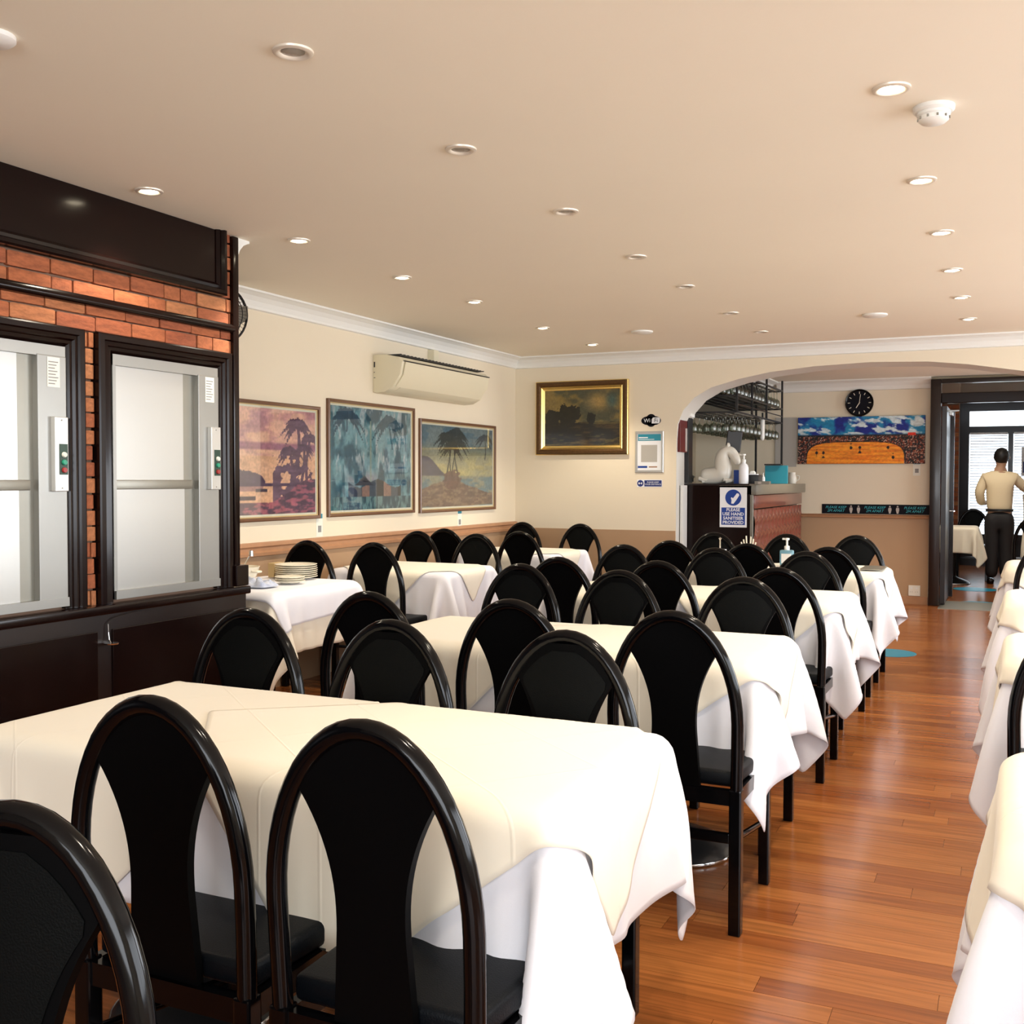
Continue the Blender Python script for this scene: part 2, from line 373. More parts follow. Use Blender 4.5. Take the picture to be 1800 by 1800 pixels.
# ------------------------------------------------------------------ lift bay with brick facing
def build_bay():
    Y0 = 1.2
    core = bmesh.new()
    add_box(core, (XL-.1, Y0, 0), (XP-.02, YP, H))
    bay = struct('wall_brick', core, 'mortar')
    struct('wall_lift_return', box((XL, YP, 0), (XP-.021, YP+.004, H)), 'dark_wood')
    struct('wall_left_rear', box((XL-.1, -2.6, 0), (XP-.03, Y0, H)), 'dark_wood')
    # bricks
    rnd = random.Random(9); ch = .0655; bh = .058; unit = bmesh.new()
    add_box(unit, (-.5, -.5, -.5), (.5, .5, .5))
    bmesh.ops.bevel(unit, geom=unit.edges[:], offset=.045, segments=1, affect='EDGES', profile=.5)
    um = bpy.data.meshes.new('brick'); unit.to_mesh(um); unit.free(); um.materials.append(M['brick'])
    holes = [(2.36, 3.18, .0, 1.945), (3.25, 4.075, .0, 1.945)]
    z = .835; j = 0
    while z < H-.03:
        y = 1.9+(.105 if j % 2 else 0)+rnd.random()*.03
        while y < YP-.03:
            L = rnd.choice((.105, .2, .2, .215, .2)); y1 = min(y+L, YP-.03); segs = [(y, y1)]
            zc = z+bh/2
            for (a, b, c, d) in holes:
                ns = []
                if z < d:
                    for s0, s1 in segs:
                        if s1 <= a or s0 >= b: ns.append((s0, s1))
                        else:
                            if s0 < a: ns.append((s0, a))
                            if s1 > b: ns.append((b, s1))
                    segs = ns
            if 2.215 < zc and y < 4.02: segs = [(max(s0, 4.02), s1) for s0, s1 in segs if s1 > 4.03]
            for s0, s1 in segs:
                if s1-s0 > .014 and s1 > 2.6:
                    o = bpy.data.objects.new('brick', um); C.objects.link(o); o.parent = bay
                    o.location = (XP-.012+rnd.uniform(-.002, .003), (s0+s1)/2, zc+rnd.uniform(-.002, .002))
                    o.scale = (.026, s1-s0-.007, bh+rnd.uniform(-.003, .002)); o.rotation_euler = (rnd.uniform(-.012, .012), 0, 0)
            y += L
        z += ch; j += 1
    # upper mahogany panel with mitred mouldings
    pn = thing('wall_panel', 'long glossy dark mahogany panel above the brick at the ceiling', 'panel', (XP, 3.0, 2.36))
    def L(y, z): return (y-3.0, z-2.36)
    obj('board', box((.0, -1.8, -.12), (.022, 1.0, .148)), 'mahogany', pn)
    def mould(name, pts, prof, m, par):   # closed/open frame moulding in the YZ plane, prof = (out, inwards)
        pass
    mb = bmesh.new(); prof = [(0, 0), (.045, 0), (.05, .008), (.05, .022), (.034, .03), (.038, .042), (.026, .055), (.022, .055), (0, .055)]
    # bottom run, mitred into the right run
    yb, zb, yr = -1.8, -.152, 1.02
    a = [mb.verts.new((o_, yb, zb+i_)) for o_, i_ in prof]; b = [mb.verts.new((o_, yr-i_, zb+i_)) for o_, i_ in prof]; c = [mb.verts.new((o_, yr-i_, .15)) for o_, i_ in prof]
    n = len(prof)
    for A, B in ((a, b), (b, c)):
        for k in range(n): mb.faces.new((A[k], A[(k+1) % n], B[(k+1) % n], B[k]))
    obj('moulding', mb, 'mahogany', pn, smooth=30)
    # horizontal rail and corner post
    struct('trim_6', prism([(XP, Y0, 2.045), (XP+.016, Y0, 2.048), (XP+.024, Y0, 2.058), (XP+.024, Y0, 2.072), (XP+.014, Y0, 2.086), (XP, Y0, 2.088)], (0, YP-Y0-.03, 0)), 'mahogany', smooth=40)
    struct('trim_7', box((XP-.03, YP-.038, .93), (XP+.02, YP+.004, H-.004), .006), 'mahogany', smooth=30)
    # ledge and base panelling
    struct('trim_8', box((XP-.01, Y0, .795), (XP+.055, YP+.04, .833), .008), 'mahogany', smooth=30)
    bs = bmesh.new(); add_box(bs, (XP-.02, Y0, 0), (XP+.03, YP+.03, .795))
    struct('wall_panelled_base', bs, 'dark_wood')
    for a, b in ((1.3, 2.25), (2.33, 3.22), (3.30, 4.1)):
        o = struct('wainscot_panel', box((XP+.03, a, .12), (XP+.038, b, .73), .004), 'mahogany'); o['kind'] = 'structure'
    tag(obj('corner_block', box((XP-.005, YP-.055, .835), (XP+.045, YP+.035, .935), .005), 'mahogany'), 'small dark wooden block on the ledge end below the corner post', 'block')
    # food lifts
    def lift(label, y0, y1, flip):
        t = thing('food_lift', label, 'lift', (XP, y0, .835)); W = y1-y0; Hh = 1.11
        fm = bmesh.new(); pr = [(0, 0), (.026, 0), (.030, .006), (.030, .026), (.022, .031), (.025, .045), (.015, .052), (.017, .064), (.006, .072), (.002, .08), (-.02, .08), (-.02, 0)]
        R = []
        for cy, cz, dy, dz in ((0, 0, 1, 0), (0, Hh, 1, -1), (W, Hh, -1, -1), (W, 0, -1, 0)):
            R.append([fm.verts.new((o_, cy+dy*i_*1.12, cz+dz*i_)) for o_, i_ in pr])
        n = len(pr)
        for A, B in zip(R, R[1:]):
            for k in range(n): fm.faces.new((A[k], A[(k+1) % n], B[(k+1) % n], B[k]))
        obj('wooden_frame', fm, 'mahogany', t, smooth=28)
        iy0, iy1, iz0, iz1 = .088, W-.088, .012, Hh-.078
        obj('steel_surround', add_box(add_box(box((-.02, iy0, iz1-.045), (.012, iy1, iz1)), (-.02, iy0, iz0), (.022, iy1, iz0+.035)), (-.02, iy0, iz0), (.010, iy0+.018, iz1)), 'steel', t)
        ch0, ch1 = W-.30, W-.225
        obj('guide_channel', box((-.0185, ch0, iz0+.035), (-.012, ch1, iz1-.045)), 'steel_dark', t)
        obj('steel_jamb', box((-.02, ch1, iz0+.03), (.016, iy1, iz1-.04), .003), 'steel', t)
        mid = iz0+.48
        obj('lower_shutter', box((-.018, iy0+.018, iz0+.035), (-.003, ch0, mid)), 'shutter', t)
        obj('upper_shutter', box((-.018, iy0+.018, mid), (-.008, ch0, iz1-.045)), 'shutter', t)
        obj('shutter_handle', box((-.02, iy0+.02, mid-.022), (.008, ch0+.045, mid+.018), .004), 'steel_dark', t, smooth=30)
        cy0, cy1 = W-.165, W-.10
        cp = obj('control_panel', box((.014, cy0, .465), (.038, cy1, .755), .003), 'steel_light', t)
        obj('button_plate', box((.038, cy0+.02, .53), (.0405, cy1-.006, .65)), 'dkgreen', cp)
        for k, mm in enumerate(('red_btn', 'green_btn', 'paper')):
            obj('button', lathe([(.0, .009), (.009, .009), (.0105, .006), (.011, 0)], 12, (.0405, (cy0+.02+cy1-.006)/2, .548+k*.030), 'x'), mm, cp)
        for zz in (.478, .742): obj('screw', lathe([(0, .002), (.003, .0015), (.003, 0)], 8, (.038, (cy0+cy1)/2, zz), 'x'), 'steel_dark', cp)
        nt_ = obj('notice', box((.0165, cy0-.015, .87), (.0175, cy1-.02, .985)), 'paper', t)
        for k in range(8): obj('printed_line', box((.0176, cy0-.010, .965-k*.012), (.0179, cy1-.028-(k*7 % 5)*.004, .969-k*.012)), 'grey_ink', nt_)
        return t
    lift('left of two stainless steel food lift hatches in brick, cut by the picture edge', 2.36, 3.18, 0)
    lift('complete stainless steel food lift hatch next to the corner post', 3.25, 4.075, 0)
    hk = thing('wall_hook', 'small metal hook with a bent wire on the dark panelling below the hatches', 'hook', (XP+.04, 3.27, .67))
    obj('tray', lathe([(0, 0), (.028, .003), (.03, .008)], 14, (.02, 0, 0)), 'chrome', hk)
    obj('wire', tube([(.002, 0, .085), (.004, .0, .05), (.008, .0, .02), (.02, 0, .004)], .0022, 6), 'chrome', hk)
    obj('cord', tube([(.0, .0, .085), (.003, .03, .105), (.003, .12, .118), (.003, .2, .12)], .0018, 6), 'black_plastic', hk)
build_bay()

# ------------------------------------------------------------------ chairs
def splat_mesh(front):
    bm = bmesh.new(); rows = []
    zc, a, b = .63, .193, .308
    off = .009 if not front else .0
    N = 26; NX = 12
    for i in range(N+1):
        t = i/N; z = .415+(.925-.415)*t
        arch = a*math.sqrt(max(0, 1-((z-zc)/b)**2)) if z > zc else a
        w = .068+.010*max(0, (.60-z)/.15)
        if z > .62: w = .068+.092*((z-.62)/.25)**2.1
        w = min(w, arch)
        if front:
            if z < .60: continue
            w = max(0, min(w-.016, arch-.022)); zt = .605+(.905-.605)*((z-.60)/.325)
        else: zt = z
        yo = -.03*max(0, (z-.45)/.5)
        rows.append([Vector((w*(2*k/NX-1), yo+.012*(1-(2*k/NX-1)**2*(w/.17)**2) - .004, zt)) for k in range(NX+1)])
    f = [[bm.verts.new(p+Vector((0, off+(.012 if front else 0), 0))) for p in r] for r in rows]
    g = [[bm.verts.new(p+Vector((0, -off, 0))) for p in r] for r in rows]
    n = len(rows)
    for i in range(n-1):
        for k in range(NX):
            bm.faces.new((f[i][k], f[i][k+1], f[i+1][k+1], f[i+1][k])); bm.faces.new((g[i][k+1], g[i][k], g[i+1][k], g[i+1][k+1]))
        bm.faces.new((f[i][0], f[i+1][0], g[i+1][0], g[i][0])); bm.faces.new((f[i+1][NX], f[i][NX], g[i][NX], g[i+1][NX]))
    for k in range(NX):
        bm.faces.new((f[0][k+1], f[0][k], g[0][k], g[0][k+1])); bm.faces.new((f[-1][k], f[-1][k+1], g[-1][k+1], g[-1][k]))
    return bm
def make_chair(label, group, loc):
    t = thing('dining_chair', label, 'chair', loc, 0, group)
    pts = [(-.190, 0, .43), (-.193, -.006, .55)]
    N = 26
    for i in range(N+1):
        an = PI-PI*i/N; x = .194*math.cos(an); z = .63+.312*math.sin(an)
        pts.append((x, -.03*(z-.45)/.5, z))
    pts += [(.193, -.006, .55), (.190, 0, .43)]
    obj('back_frame', tube(pts, .0185, 12), 'black_gloss', t, smooth=50)
    obj('backrest', splat_mesh(False), 'black_shell', t, smooth=50)
    obj('back_pad', splat_mesh(True), 'vinyl', t, smooth=50)
    s = bmesh.new(); add_prism(s, [(-.185, .02, .43), (.185, .02, .43), (.205, .44, .43), (.18, .465, .43), (-.18, .465, .43), (-.205, .44, .43)], (0, 0, .05))
    bmesh.ops.bevel(s, geom=s.edges[:], offset=.014, segments=3, affect='EDGES', profile=.5)
    obj('seat', s, 'seat_vinyl', t, smooth=50)
    f = bmesh.new()
    add_box(f, (-.178, -.012, .385), (.178, .014, .43)); add_box(f, (-.18, .425, .385), (.18, .452, .428)); add_box(f, (-.198, .01, .385), (-.175, .43, .428)); add_box(f, (.175, .01, .385), (.198, .43, .428))
    obj('seat_frame', f, 'black_gloss', t)
    for sx in (-1, 1):
        obj('leg', box((sx*.19-.0185, -.0185, 0), (sx*.19+.0185, .0185, .435), .005), 'black_gloss', t)
        obj('leg', box((sx*.18-.0175, .425, 0), (sx*.18+.0175, .460, .428), .005), 'black_gloss', t)
        obj('side_stretcher', tube([(sx*.188, .01, .285), (sx*.182, .43, .215)], .010, 8), 'black_gloss', t, smooth=50)
    obj('back_stretcher', box((-.172, -.009, .27), (.172, .009, .30), .003), 'black_gloss', t)
    return t
ORD = {'aisle': 'aisle-end', 'mid': 'middle', 'wall': 'inner-end'}
CH = []
def rowchairs(side, ys, xs, tablename, face):
    pos = ('inner-end', 'middle', 'aisle-end')
    for k, (x, y) in enumerate(zip(xs, ys)):
        what = 'its back turned' if face > 0 else 'padded front showing'
        CH.append((x, y, 0 if face > 0 else PI, f'black chair, {what}, {pos[k]} seat on the {side} of {tablename}'))
T_ = ['the front long table', 'the second long table', 'the third long table', 'the fourth long table']
XS = (-2.03, -1.50, -.94)
rowchairs('near side', (1.50, 1.50), (-1.40, -.945), T_[0], 1)
CH[0] = (*CH[0][:3], 'black arch-back chair seen from behind, left one of the big front pair'); CH[1] = (*CH[1][:3], 'black arch-back chair seen from behind, right one of the big front pair')
rowchairs('far side', (2.57, 2.53, 2.545), (-2.08, -1.555, -1.035), T_[0], -1)
rowchairs('near side', (3.20, 3.20, 3.13), (-2.02, -1.47, -.905), T_[1], 1)
rowchairs('far side', (4.50, 4.37, 4.28), (-2.05, -1.52, -.96), T_[1], -1)
rowchairs('near side', (5.04, 5.02, 4.88), (-2.06, -1.53, -.93), T_[2], 1)
rowchairs('far side', (6.12, 6.05, 5.98), (-2.10, -1.52, -.995), T_[2], -1)
rowchairs('near side', (6.72, 6.62, 6.50), (-1.97, -1.45, -.945), T_[3], 1)
rowchairs('far side', (7.85, 7.86, 7.9), (-1.98, -1.45, -.97), T_[3], -1)
LT = [(-4.06, 5.68, 0, 'black arch-back chair behind the plate stack, near the left wall'), (-3.56, 5.68, 0, 'black arch-back chair just beyond the serving table, its back turned'),
      (-4.05, 7.02, PI, 'black padded chair under the dusk beach print, wall side of first side table'), (-3.47, 6.86, PI, 'black padded chair at the open end of the first side table, far side'),
      (-4.06, 7.52, 0, 'black chair with its back turned between two padded ones by the left wall'), (-3.34, 7.38, 0, 'black chair with its back turned at the second side table, open end'),
      (-4.05, 8.95, PI, 'black chair in the room corner behind the second side table'), (-3.44, 8.85, PI, 'lone black padded chair below the gold framed landscape')]
CH += LT
CH.append((-1.085, .885, PI+.18, 'large black padded chair cut off in the bottom corner of the view'))
CH += [(.222, 3.5, 0, 'black chair cut by the picture edge at the second table across the aisle'), (.255, 7.75, 0, 'black chair cut by the picture edge at the farthest table across the aisle'),
       (-.42, 16.0, PI, 'dark chair at the window side of the front room table'),
       (.27, 12.95, 0, 'dark open-backed chair just inside the front room doorway')]
c0 = make_chair(CH[0][3], 'black arch-back dining chairs', (CH[0][0], CH[0][1], 0))
for i, (x, y, rz, lb) in enumerate(CH):
    r = random.Random(i)
    if i == 0: c0.location = (x, y, 0)
    else: dup(c0, (x, y, 0), rz+r.uniform(-.03, .03), lb)

# ------------------------------------------------------------------ cloth: small position-based solver on a grid
def drape(x0, x1, y0, y1, hang, seed, ztop=.752, sp=.03, steps=105, iters=9, xmin=None):
    nx = int(round((x1-x0+2*hang)/sp)); ny = int(round((y1-y0+2*hang)/sp))
    gx = np.linspace(x0-hang, x1+hang, nx+1); gy = np.linspace(y0-hang, y1+hang, ny+1)
    dx, dy = gx[1]-gx[0], gy[1]-gy[0]
    P = np.zeros((nx+1, ny+1, 3)); P[..., 0] = gx[:, None]; P[..., 1] = gy[None, :]; P[..., 2] = ztop
    rs = np.random.RandomState(seed)
    ph = rs.rand(6)*6.28
    U, V = np.meshgrid(gx, gy, indexing='ij')
    P[..., 2] += .006*np.sin(U*9+ph[0])*np.sin(V*11+ph[1])*0+.0
    ins = (U > x0+.012) & (U < x1-.012) & (V > y0+.012) & (V < y1-.012)
    wgt = np.where(ins, 0., 1.)[..., None]
    out = np.sqrt(np.maximum(0, np.maximum(x0-U, U-x1))**2+np.maximum(0, np.maximum(y0-V, V-y1))**2)
    # start slightly lowered, with a sideways ripple so that folds form
    P[..., 2] -= out*.35
    P[..., 0] += .5*out*.12*np.sin(V*13+ph[2])+rs.randn(*U.shape)*.0015*(out > 0)
    P[..., 1] += .5*out*.12*np.sin(U*10+ph[3])+rs.randn(*U.shape)*.0015*(out > 0)
    P0 = P.copy()
    dg = math.hypot(dx, dy)
    cons = []
    def add(di, dj, rest, st, ax, mods):
        for m_ in mods: cons.append((di, dj, rest, st, ax, m_))
    def slc(di, dj):
        a = (slice(0, nx+1-di), slice(0, ny+1-dj) if dj >= 0 else slice(-dj, ny+1)); b = (slice(di, nx+1), slice(dj, ny+1) if dj >= 0 else slice(0, ny+1+dj))
        return a, b
    defs = [(1, 0, dx, 1., 0, 1), (0, 1, dy, 1., 1, 1), (1, 1, dg, .35, 0, 1), (1, -1, dg, .35, 0, 1), (2, 0, 2*dx, .12, 0, 2), (0, 2, 2*dy, .12, 1, 2)]
    batches = []
    I, J = np.meshgrid(np.arange(nx+1), np.arange(ny+1), indexing='ij')
    for di, dj, rest, st, ax, per in defs:
        sa, sb = slc(di, dj); ia = I[sa] if ax == 0 else J[sa]
        for ph_ in range(2):
            m_ = ((ia//per) % 2 == ph_)
            fa = (I[sa][m_]*(ny+1)+J[sa][m_]); fb = (I[sb][m_]*(ny+1)+J[sb][m_])
            wa = wgt.reshape(-1)[fa]; wb = wgt.reshape(-1)[fb]; k = (wa+wb) > 0
            fa, fb, wa, wb = fa[k], fb[k], wa[k], wb[k]; s = wa+wb
            batches.append((fa, fb, (wa/s*st)[:, None], (wb/s*st)[:, None], rest))
    Q = P.reshape(-1, 3); prev = Q.copy(); W = wgt.reshape(-1, 1); dt = .016; r = .018
    cx, cy = (x0+x1)/2, (y0+y1)/2; hx, hy = (x1-x0)/2-r, (y1-y0)/2-r
    for st_ in range(steps):
        vel = (Q-prev)*(.985 if st_ < steps*.6 else .9); prev = Q.copy()
        Q += (vel+np.array([0, 0, -9.8*dt*dt]))*W
        for it in range(iters):
            for fa, fb, ka, kb, rest in batches:
                d = Q[fb]-Q[fa]; L = np.sqrt((d*d).sum(1, keepdims=True))+1e-9; c = d*((L-rest)/L)
                Q[fa] += c*ka; Q[fb] -= c*kb
            # collide with the rounded table slab (down to z=.45 so that the cloth stays clear of the legs)
            qx = np.abs(Q[:, 0]-cx)-hx; qy = np.abs(Q[:, 1]-cy)-hy
            m = (W[:, 0] > 0) & (qx < r) & (qy < r)
            low = m & (Q[:, 2] < ztop-r)
            ox = low & (qx > qy); oy = low & ~(qx > qy)
            Q[ox, 0] = cx+np.sign(Q[ox, 0]-cx)*(hx+r); Q[oy, 1] = cy+np.sign(Q[oy, 1]-cy)*(hy+r)
            hi = m & (Q[:, 2] >= ztop-r)
            ax_ = np.maximum(qx, 0); ay_ = np.maximum(qy, 0); dz = Q[:, 2]-(ztop-r); dd = np.sqrt(ax_**2+ay_**2+dz**2)+1e-9
            f = hi & (dd < r)
            fl = f & (ax_+ay_ < 1e-6); Q[fl, 2] = ztop
            f2 = f & ~fl
            sc_ = r/dd[f2]
            Q[f2, 0] = np.where(qx[f2] > 0, cx+np.sign(Q[f2, 0]-cx)*(hx+ax_[f2]*sc_), Q[f2, 0])
            Q[f2, 1] = np.where(qy[f2] > 0, cy+np.sign(Q[f2, 1]-cy)*(hy+ay_[f2]*sc_), Q[f2, 1])
            Q[f2, 2] = ztop-r+dz[f2]*sc_
        if xmin is not None: Q[:, 0] = np.maximum(Q[:, 0], xmin)
    G = Q.reshape(nx+1, ny+1, 3)
    return dict(G=G, gx=gx, gy=gy)
def grid_mesh(name, G, m, thick=.0016):
    n, k = G.shape[:2]; me = bpy.data.meshes.new(name)
    idx = np.arange(n*k).reshape(n, k)
    faces = np.stack([idx[:-1, :-1], idx[1:, :-1], idx[1:, 1:], idx[:-1, 1:]], -1).reshape(-1, 4)
    me.from_pydata(G.reshape(-1, 3).tolist(), [], faces.tolist()); me.shade_smooth(); me.materials.append(M[m])
    return me
def finish_cloth(o, thick=.002):
    s = o.modifiers.new('sub', 'SUBSURF'); s.levels = 1; s.render_levels = 1
    t = o.modifiers.new('thick', 'SOLIDIFY'); t.thickness = thick; t.offset = -1
def normals(G):
    du = np.gradient(G, axis=0); dv = np.gradient(G, axis=1); n = np.cross(du, dv); return n/(np.linalg.norm(n, axis=2, keepdims=True)+1e-9)
def overlay(D, cx, cy, half, ang, lift=.006, sp=.025):
    n = int(2*half/sp); a = np.linspace(-half, half, n+1); A, B = np.meshgrid(a, a, indexing='ij')
    X = cx+A*math.cos(ang)-B*math.sin(ang); Y = cy+A*math.sin(ang)+B*math.cos(ang)
    gx, gy, G = D['gx'], D['gy'], D['G']; N = normals(G)
    fx = np.clip((X-gx[0])/(gx[1]-gx[0]), 0, len(gx)-1.001); fy = np.clip((Y-gy[0])/(gy[1]-gy[0]), 0, len(gy)-1.001)
    i, j = fx.astype(int), fy.astype(int); u = (fx-i)[..., None]; v = (fy-j)[..., None]
    S = lambda Z: (Z[i, j]*(1-u)+Z[i+1, j]*u)*(1-v)+(Z[i, j+1]*(1-u)+Z[i+1, j+1]*u)*v
    over = np.clip(np.abs(N[i, j, 2]), 0, 1)[..., None]
    return S(G)+S(N)*(lift+.004*(1-over))
def cloth_at(label, x0, x1, y0, y1, hang, seed, group='white table cloths', D=None, m='cloth_white', xmin=None):
    D = D or drape(x0, x1, y0, y1, hang, seed, xmin=xmin)
    o = obj('tablecloth', grid_mesh('tablecloth', D['G'], m), m); tag(o, label, 'tablecloth', group); finish_cloth(o)
    return D, o
def over_at(D, label, cx, cy, half, ang, group='cream slip cloths', m='cloth_cream', lift=.006):
    o = obj('slip_cloth', grid_mesh('slip_cloth', overlay(D, cx, cy, half, ang, lift), m), m); tag(o, label, 'tablecloth', group); finish_cloth(o, .0015)
    return o
def make_table(label, x0, x1, y0, y1, group='restaurant tables'):
    t = thing('dining_table', label, 'table', ((x0+x1)/2, (y0+y1)/2, 0), 0, group); hx, hy = (x1-x0)/2-.004, (y1-y0)/2-.004
    hx -= .018; hy -= .018; rc = .07; tp = []
    for sx, sy, a0 in ((1, 1, 0), (-1, 1, 90), (-1, -1, 180), (1, -1, 270)):
        for k in range(6): a = math.radians(a0+18*k); tp.append((sx*(hx-rc)+rc*math.cos(a), sy*(hy-rc)+rc*math.sin(a), .715))
    obj('tabletop', prism(tp, (0, 0, .021)), 'dark_wood', t)
    obj('column', lathe([(.035, .03), (.035, .70), (.09, .715)], 16), 'black_gloss', t, smooth=40)
    obj('base', lathe([(.205, 0), (.21, .010), (.19, .032), (.12, .062), (.06, .08), (.035, .10)], 32), 'base_metal', t, smooth=50)
    obj('base_rim', tube([(.208*math.cos(a*PI/16), .208*math.sin(a*PI/16), .008) for a in range(32)], .006, 6, True), 'chrome', t, smooth=60)
    return t
TY = [(1.745, 2.46), (3.42, 4.14), (5.15, 5.92), (6.97, 7.75)]
XA, XM, XB = -2.24, -1.47, -.70
SEEDS = [3, 12, 21, 33]
OV = [[(-1.86, 2.06, .50, .72), (-1.13, 2.04, .50, .66)], [(-1.86, 3.80, .50, .76), (-1.12, 3.74, .50, .62)], [(-1.86, 5.55, .50, .76), (-1.10, 5.50, .50, .70)], [(-1.86, 7.38, .50, .76), (-1.10, 7.32, .50, .82)]]
nm = ['front', 'second', 'third', 'fourth']
for k, (a, b) in enumerate(TY):
    for (p, q, w_) in ((XA, XM, 'inner'), (XM, XB, 'aisle-side')):
        make_table(f'{w_} half of the {nm[k]} long table, black pedestal under cloth', p, q, a, b)
    D, o = cloth_at(f'white undercloth hanging to points from the {nm[k]} long table', XA, XB, a, b, .30, SEEDS[k])
    for q, (cx, cy, hf, an) in enumerate(OV[k]):
        over_at(D, f'cream square slip cloth laid cornerwise on the {("inner", "aisle-side")[q]} half of the {nm[k]} long table', cx, cy, hf, an, lift=.006+.0035*q)
# side tables by the left wall
for lb, x0, x1, y0, y1, sd, hg in (('first side table', -4.14, -3.22, 5.98, 6.72, 5, .30), ('second side table', -4.14, -3.24, 7.78, 8.58, 8, .28)):
    make_table(f'pedestal table under cloth, {lb} along the left wall', x0, x1, y0, y1)
    D, o = cloth_at(f'white undercloth with deep folds on the {lb} along the left wall', x0, x1, y0, y1, hg, sd, xmin=XL+.05)
    over_at(D, f'cream slip cloth laid cornerwise on the {lb} along the left wall', (x0+x1)/2, (y0+y1)/2, .46, .74)
make_table('serving table with the plates, beside the end of the brick bay', -4.16, -3.44, 4.50, 5.34)
D, o = cloth_at('cream undercloth on the serving table beside the brick bay', -4.16, -3.44, 4.50, 5.34, .30, 14, m='cloth_cream', xmin=XL+.05)
over_at(D, 'white cloth folded over the edge of the serving table', -3.80, 4.97, .50, .04, 'white table cloths', 'cloth_white')
SERV = D
# tables across the aisle
RY = [(1.93, 2.62, 41), (3.92, 4.64, 45), (5.82, 6.50, 52), (8.14, 8.88, 45)]
rn = ['nearest', 'second', 'third', 'farthest']
for k, (a, b, sd) in enumerate(RY):
    make_table(f'{rn[k]} cloth-covered table across the aisle', 0.0, 1.15, a, b)
    D, o = cloth_at(f'white undercloth flaring into the aisle from the {rn[k]} table across the aisle', 0.0, 1.15, a, b, .38, sd)
    over_at(D, f'cream slip cloth on the {rn[k]} table across the aisle', .48, (a+b)/2, .62, .60+.1*k)

# ------------------------------------------------------------------ ceiling fittings
def make_downlight(lit):
    t = thing('downlight', 'x', 'ceiling light', (0, 0, H))
    obj('trim_ring', lathe([(.056, 0), (.055, -.005), (.046, -.009), (.038, -.006), (.036, -.001)], 24), 'lamp_rim', t, smooth=50)
    obj('bulb', lathe([(0, -.010 if lit else -.004), (.022, -.009 if lit else -.003), (.033, -.004 if lit else -.0015)], 20), 'lamp_on' if lit else 'lamp_off', t, smooth=50)
    return t
A_ = [(-3.154, 3.328), (-3.14, 4.313), (-3.17, 5.34), (-3.173, 6.264), (-3.24, 7.55), (-3.25, 8.65)]
B_ = [(-1.776, 2.416), (-1.76, 3.368), (-1.75, 4.327), (-1.77, 5.353), (-1.768, 6.288), (-1.761, 7.42), (-1.767, 8.451)]
R_ = [(-.329, 3.378), (-.318, 4.447), (-.297, 5.416), (-.293, 6.401), (-.282, 7.373), (-.269, 8.376)]
nth = ['nearest', 'second', 'third', 'fourth', 'fifth', 'sixth', 'seventh']
def lamp_light(par, e=None, z=-.03):
    l = bpy.data.lights.new('lamp_light', 'SPOT'); l.energy = e or LAMP_E; l.color = (1, .88, .70); l.spot_size = 1.85; l.spot_blend = .6; l.shadow_soft_size = .03
    o = bpy.data.objects.new('lamp_light', l); C.objects.link(o); o.parent = par; o.location = (0, 0, z)
on = make_downlight(True); off = make_downlight(False)
first = {'on': True, 'off': True}
for pts, lit, rowname in ((A_, 1, 'lit row along the left wall'), (B_, 0, 'unlit middle row'), (R_, 1, 'lit row above the aisle')):
    for k, (x, y) in enumerate(pts):
        key = 'on' if lit else 'off'; src = on if lit else off
        lb = f'{"glowing" if lit else "unlit"} round recessed downlight, {nth[k]} in the {rowname}'
        if first[key]: o = src; o.location = (x, y, H); o['label'] = lb; o['group'] = 'recessed downlights'; first[key] = False
        else: o = dup(src, (x, y, H), 0, lb, 'recessed downlights')
        if lit: lamp_light(o)
for x, y, lb in ((-3.15, 2.33, 'glowing downlight over the near end of the brick bay, out of view'), (-.33, 2.35, 'glowing downlight over the front of the aisle, out of view'), (-.33, 1.35, 'glowing downlight at the rear end of the aisle row, out of view')):
    lamp_light(dup(on, (x, y, H), 0, lb, 'recessed downlights'))
d1 = thing('smoke_detector', 'white domed smoke detector with slots beside the brightest downlight', 'smoke detector', (-.225, 3.60, H))
obj('mount', lathe([(.062, 0), (.062, -.012), (.055, -.018)], 24), 'white_plastic', d1, smooth=40)
obj('head', lathe([(.050, -.018), (.050, -.026), (.044, -.030), (.045, -.042), (.036, -.050), (0, -.052)], 24), 'white_plastic', d1, smooth=40)
sl = bmesh.new()
for k in range(10): a = k*PI/5; add_box(sl, (.0455*math.cos(a)-.003, .0455*math.sin(a)-.003, -.040), (.0455*math.cos(a)+.003, .0455*math.sin(a)+.003, -.033))
obj('vent_slots', sl, 'steel_dark', d1)['kind'] = 'stuff'
for lb, x, y in (('flat round ceiling speaker in front of the arch', -.86, 7.9), ('faint flat disc on the ceiling near the gold frame', -2.61, 8.05)):
    tag(obj('ceiling_disc', lathe([(.085, 0), (.085, -.010), (.075, -.016), (0, -.02)], 28, (x, y, H)), 'white_plastic', smooth=40), lb, 'ceiling disc')
tag(obj('ceiling_disc', lathe([(.06, 0), (.06, -.012), (.05, -.02), (0, -.024)], 24, (-2.43, 2.0, H)), 'smoke_white', smooth=40), 'small white ceiling sensor cut by the picture edge above the brick bay', 'ceiling disc')

